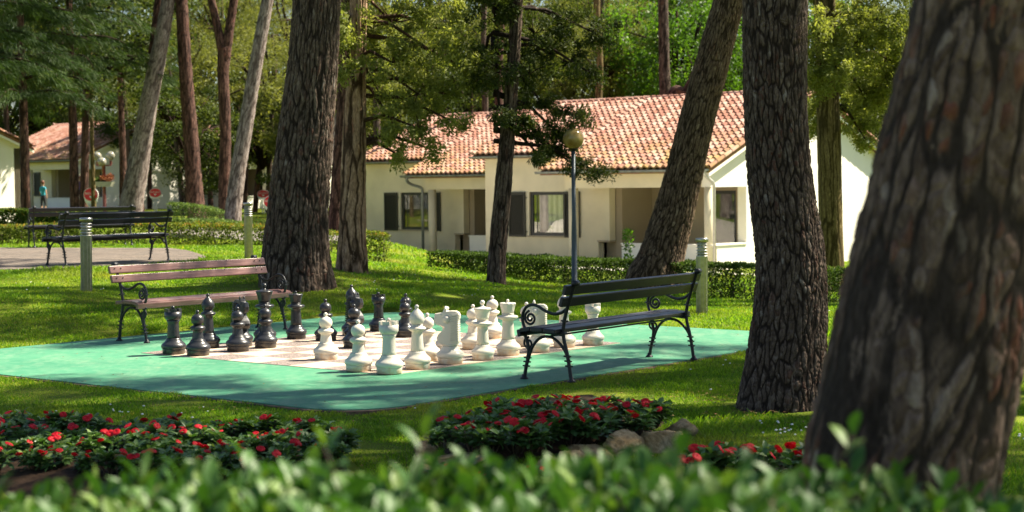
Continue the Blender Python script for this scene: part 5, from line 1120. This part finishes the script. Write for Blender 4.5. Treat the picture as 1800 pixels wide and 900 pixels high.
# ------------------------------------------------------------------ signs, lamp cluster, people
def text_mesh(txt,size,mat,parent,loc,rot):
    cu=bpy.data.curves.new('lettering','FONT'); cu.body=txt; cu.size=size; cu.align_x='CENTER'; cu.align_y='CENTER'; cu.extrude=.004
    o=bpy.data.objects.new('lettering',cu); COL.objects.link(o); dg=bpy.context.evaluated_depsgraph_get(); me=bpy.data.meshes.new_from_object(o.evaluated_get(dg)); bpy.data.objects.remove(o)
    o=link('lettering',me,None,parent); me.materials.clear(); me.materials.append(mat); o.location=loc; o.rotation_euler=rot; return o
def sign():
    r=empty('round_sign'); R0=.36
    mb=MB()
    for s_ in(-1,1): mb.tube(smoothp([(s_*.34,0,1.42),(s_*.30,0,1.28),(s_*.18,0,1.12),(s_*.085,0,.98),(s_*.07,0,.80),(s_*.07,0,-.1)]),.035,8)
    V=[];F=[];n=16
    for k in range(n+1):
        an=math.pi+math.pi*k/n
        for (rr_,dz) in ((.40,-.02),(.30,-.10)):
            for y in(-.03,.03): V.append((rr_*math.cos(an),y,1.55+rr_*math.sin(an)+ (0)))
    for k in range(n): b=k*4; F+=[(b,b+4,b+6,b+2),(b+1,b+3,b+7,b+5),(b,b+1,b+5,b+4),(b+2,b+6,b+7,b+3)]
    mb.add(V,F); mb.build('stand',M['white_metal'],r)
    V=[];F=[]
    mb=MB(); mb.prism([(.41*math.cos(t),1.60+.335*math.sin(t)) for t in [6.283*i/32 for i in range(32)]],-.045,.045); mb.build('rim',M['white_metal'],r)
    mb=MB(); mb.prism([(.385*math.cos(t),1.60+.31*math.sin(t)) for t in [6.283*i/32 for i in range(32)]],-.052,.052); mb.build('disc',M['sign_red'],r)
    text_mesh('EKO-EKO',.15,M['white_metal'],r,(0,-.055,1.65),(R_(90),0,0))
    mb=MB(); mb.prism([(-.09,1.50),(-.05,1.54),(0,1.52),(.05,1.54),(.09,1.50),(0,1.41)],-.056,-.050); mb.build('emblem',M['white_metal'],r)
    return r
s0=sign(); GSg='round red signs on white forked stands'
for i,(px,pyt,pyb,lb) in enumerate(((160,325,372,'leftmost round red sign on a white forked stand, behind the patio bench'),(273,322,372,'round red sign on a white forked stand, between the pale trunk and the reddish trunk'),(463,324,374,'round red sign farther back, partly cut by the thick pine'),(477,338,402,'nearest round red sign, almost hidden by the thick pine'))):
    Y=(62 if i!=3 else 48); 
    if i==1: Y=74
    if i==2: Y=76
    c=at(px,pyt+17,Y); gz=h1(c[0],c[1]); o=s0 if i==0 else copy_tree(s0); k=(c[2]-gz)/1.60; w_=(26,22,22,27)[i]/FPX*Y/.82
    o.location=(c[0],c[1],gz); o.scale=(w_,w_,k); tag(o,lb,'sign',GSg)
r=empty('globe_lamp',(*at(184,372,78)[:2],.35),0,'three glass globes on a red post with a planter box','lamp post'); bz=.35; k=78/FPX
mb=MB(); mb.lathe([(.001,-.1),(.17,-.1),(.15,.12),(.085,.2),(.085,2.30),(.11,2.32),(.10,2.36),(.001,2.37)],12); mb.b2((-.34,-.05,2.30),(.34,.05,2.36)); mb.b2((-.36,.05,2.36),(-.26,.15,2.54)); mb.b2((.26,.05,2.36),(.36,.15,2.56)); mb.build('post',M['post_red'],r)
mb=MB()
for (x,y,z) in ((-.31,.1,2.76),(.31,.1,2.78),(0,-.30,2.50)):
    mb.ball((x,y,z),.205,20)
mb.build('globe',M['smoke'],r)
mb=MB(); mb.prism([(-.46,1.58),(.46,1.58),(.36,1.34),(-.36,1.34)],-.35,.35); mb.build('planter_box',M['planter'],r)
rg=np.random.default_rng(8); cc=np.stack([rg.uniform(-.42,.0,14),rg.uniform(-.25,.25,14),rg.uniform(1.60,1.72,14)],1); V,F,T=clumpcloud(cc,.14,60,.09,.05,rg); link('planter_flowers',npmesh('planter_flowers',V,F,T),M['leaf_pale'],r)
cc=np.stack([rg.uniform(.0,.42,16),rg.uniform(-.25,.25,16),rg.uniform(1.60,1.86,16)],1); V,F,T=clumpcloud(cc,.14,60,.09,.05,rg); simple('dry_flower',(.42,.14,.05),.8); link('planter_flowers',npmesh('planter_flowers',V,F,T),M['dry_flower'],r)
def person(loc,rz,shirt,label):
    bm=bmesh.new(); J=[((0,0,.92),.115),((0,0,1.10),.105),((0,.01,1.28),.125),((0,.01,1.42),.085),((0,.0,1.50),.050),((0,-.01,1.60),.085),((0,-.01,1.70),.075),
       ((.09,0,.86),.095),((.11,.02,.48),.058),((.11,.03,.09),.042),((.11,-.10,.03),.035),((-.09,0,.86),.095),((-.10,-.04,.48),.058),((-.10,-.02,.09),.042),((-.10,-.14,.03),.035),
       ((.17,.01,1.40),.060),((.22,.0,1.14),.042),((.20,-.14,.94),.034),((.19,-.22,.88),.028),((-.17,.01,1.40),.060),((-.23,.02,1.14),.042),((-.24,-.02,.90),.034),((-.24,-.03,.80),.028)]
    E_=[(0,1),(1,2),(2,3),(3,4),(4,5),(5,6),(0,7),(7,8),(8,9),(9,10),(0,11),(11,12),(12,13),(13,14),(2,15),(15,16),(16,17),(17,18),(2,19),(19,20),(20,21),(21,22)]
    me=bpy.data.meshes.new('person'); me.from_pydata([j[0] for j in J],E_,[]); o=bpy.data.objects.new('tmp',me); COL.objects.link(o)
    sm=o.modifiers.new('s','SKIN'); 
    for i,j in enumerate(J): me.skin_vertices[0].data[i].radius=(j[1],j[1]*.85)
    me.skin_vertices[0].data[0].use_root=True
    su=o.modifiers.new('u','SUBSURF'); su.levels=2; dg=bpy.context.evaluated_depsgraph_get(); m2=bpy.data.meshes.new_from_object(o.evaluated_get(dg)); bpy.data.objects.remove(o)
    p=link('person',m2,None); m2.materials.clear()
    for q in ('skin',shirt,'dark_cloth'): m2.materials.append(M[q])
    for f in m2.polygons:
        z=f.center.z; f.use_smooth=True; f.material_index=1 if (.98<z<1.46 and abs(f.center.x)<.235 and not(abs(f.center.x)>.19 and z<1.2)) else (2 if .42<z<=.98 and abs(f.center.x)<.19 else 0)
    h=MB(); h.ball((0,.015,1.665),.098,14,sq=1.1); h.build('hair',M['hair'],p)
    p.location=loc; p.rotation_euler=(0,0,rz); tag(p,label,'person'); return p
# people stand on the porch side of the far bungalow
c=at(76,345,88); person((c[0],c[1],.30),R_(150),'teal_cloth','person in a teal shirt and dark shorts walking by the far bungalow window')
c=at(141,345,93); person((c[0],c[1],.55),R_(0),'purple_cloth','person in a purple shirt standing in the shade of the far porch')
for o in list(bpy.data.objects):
    if o.name.startswith('tmp'): bpy.data.objects.remove(o)
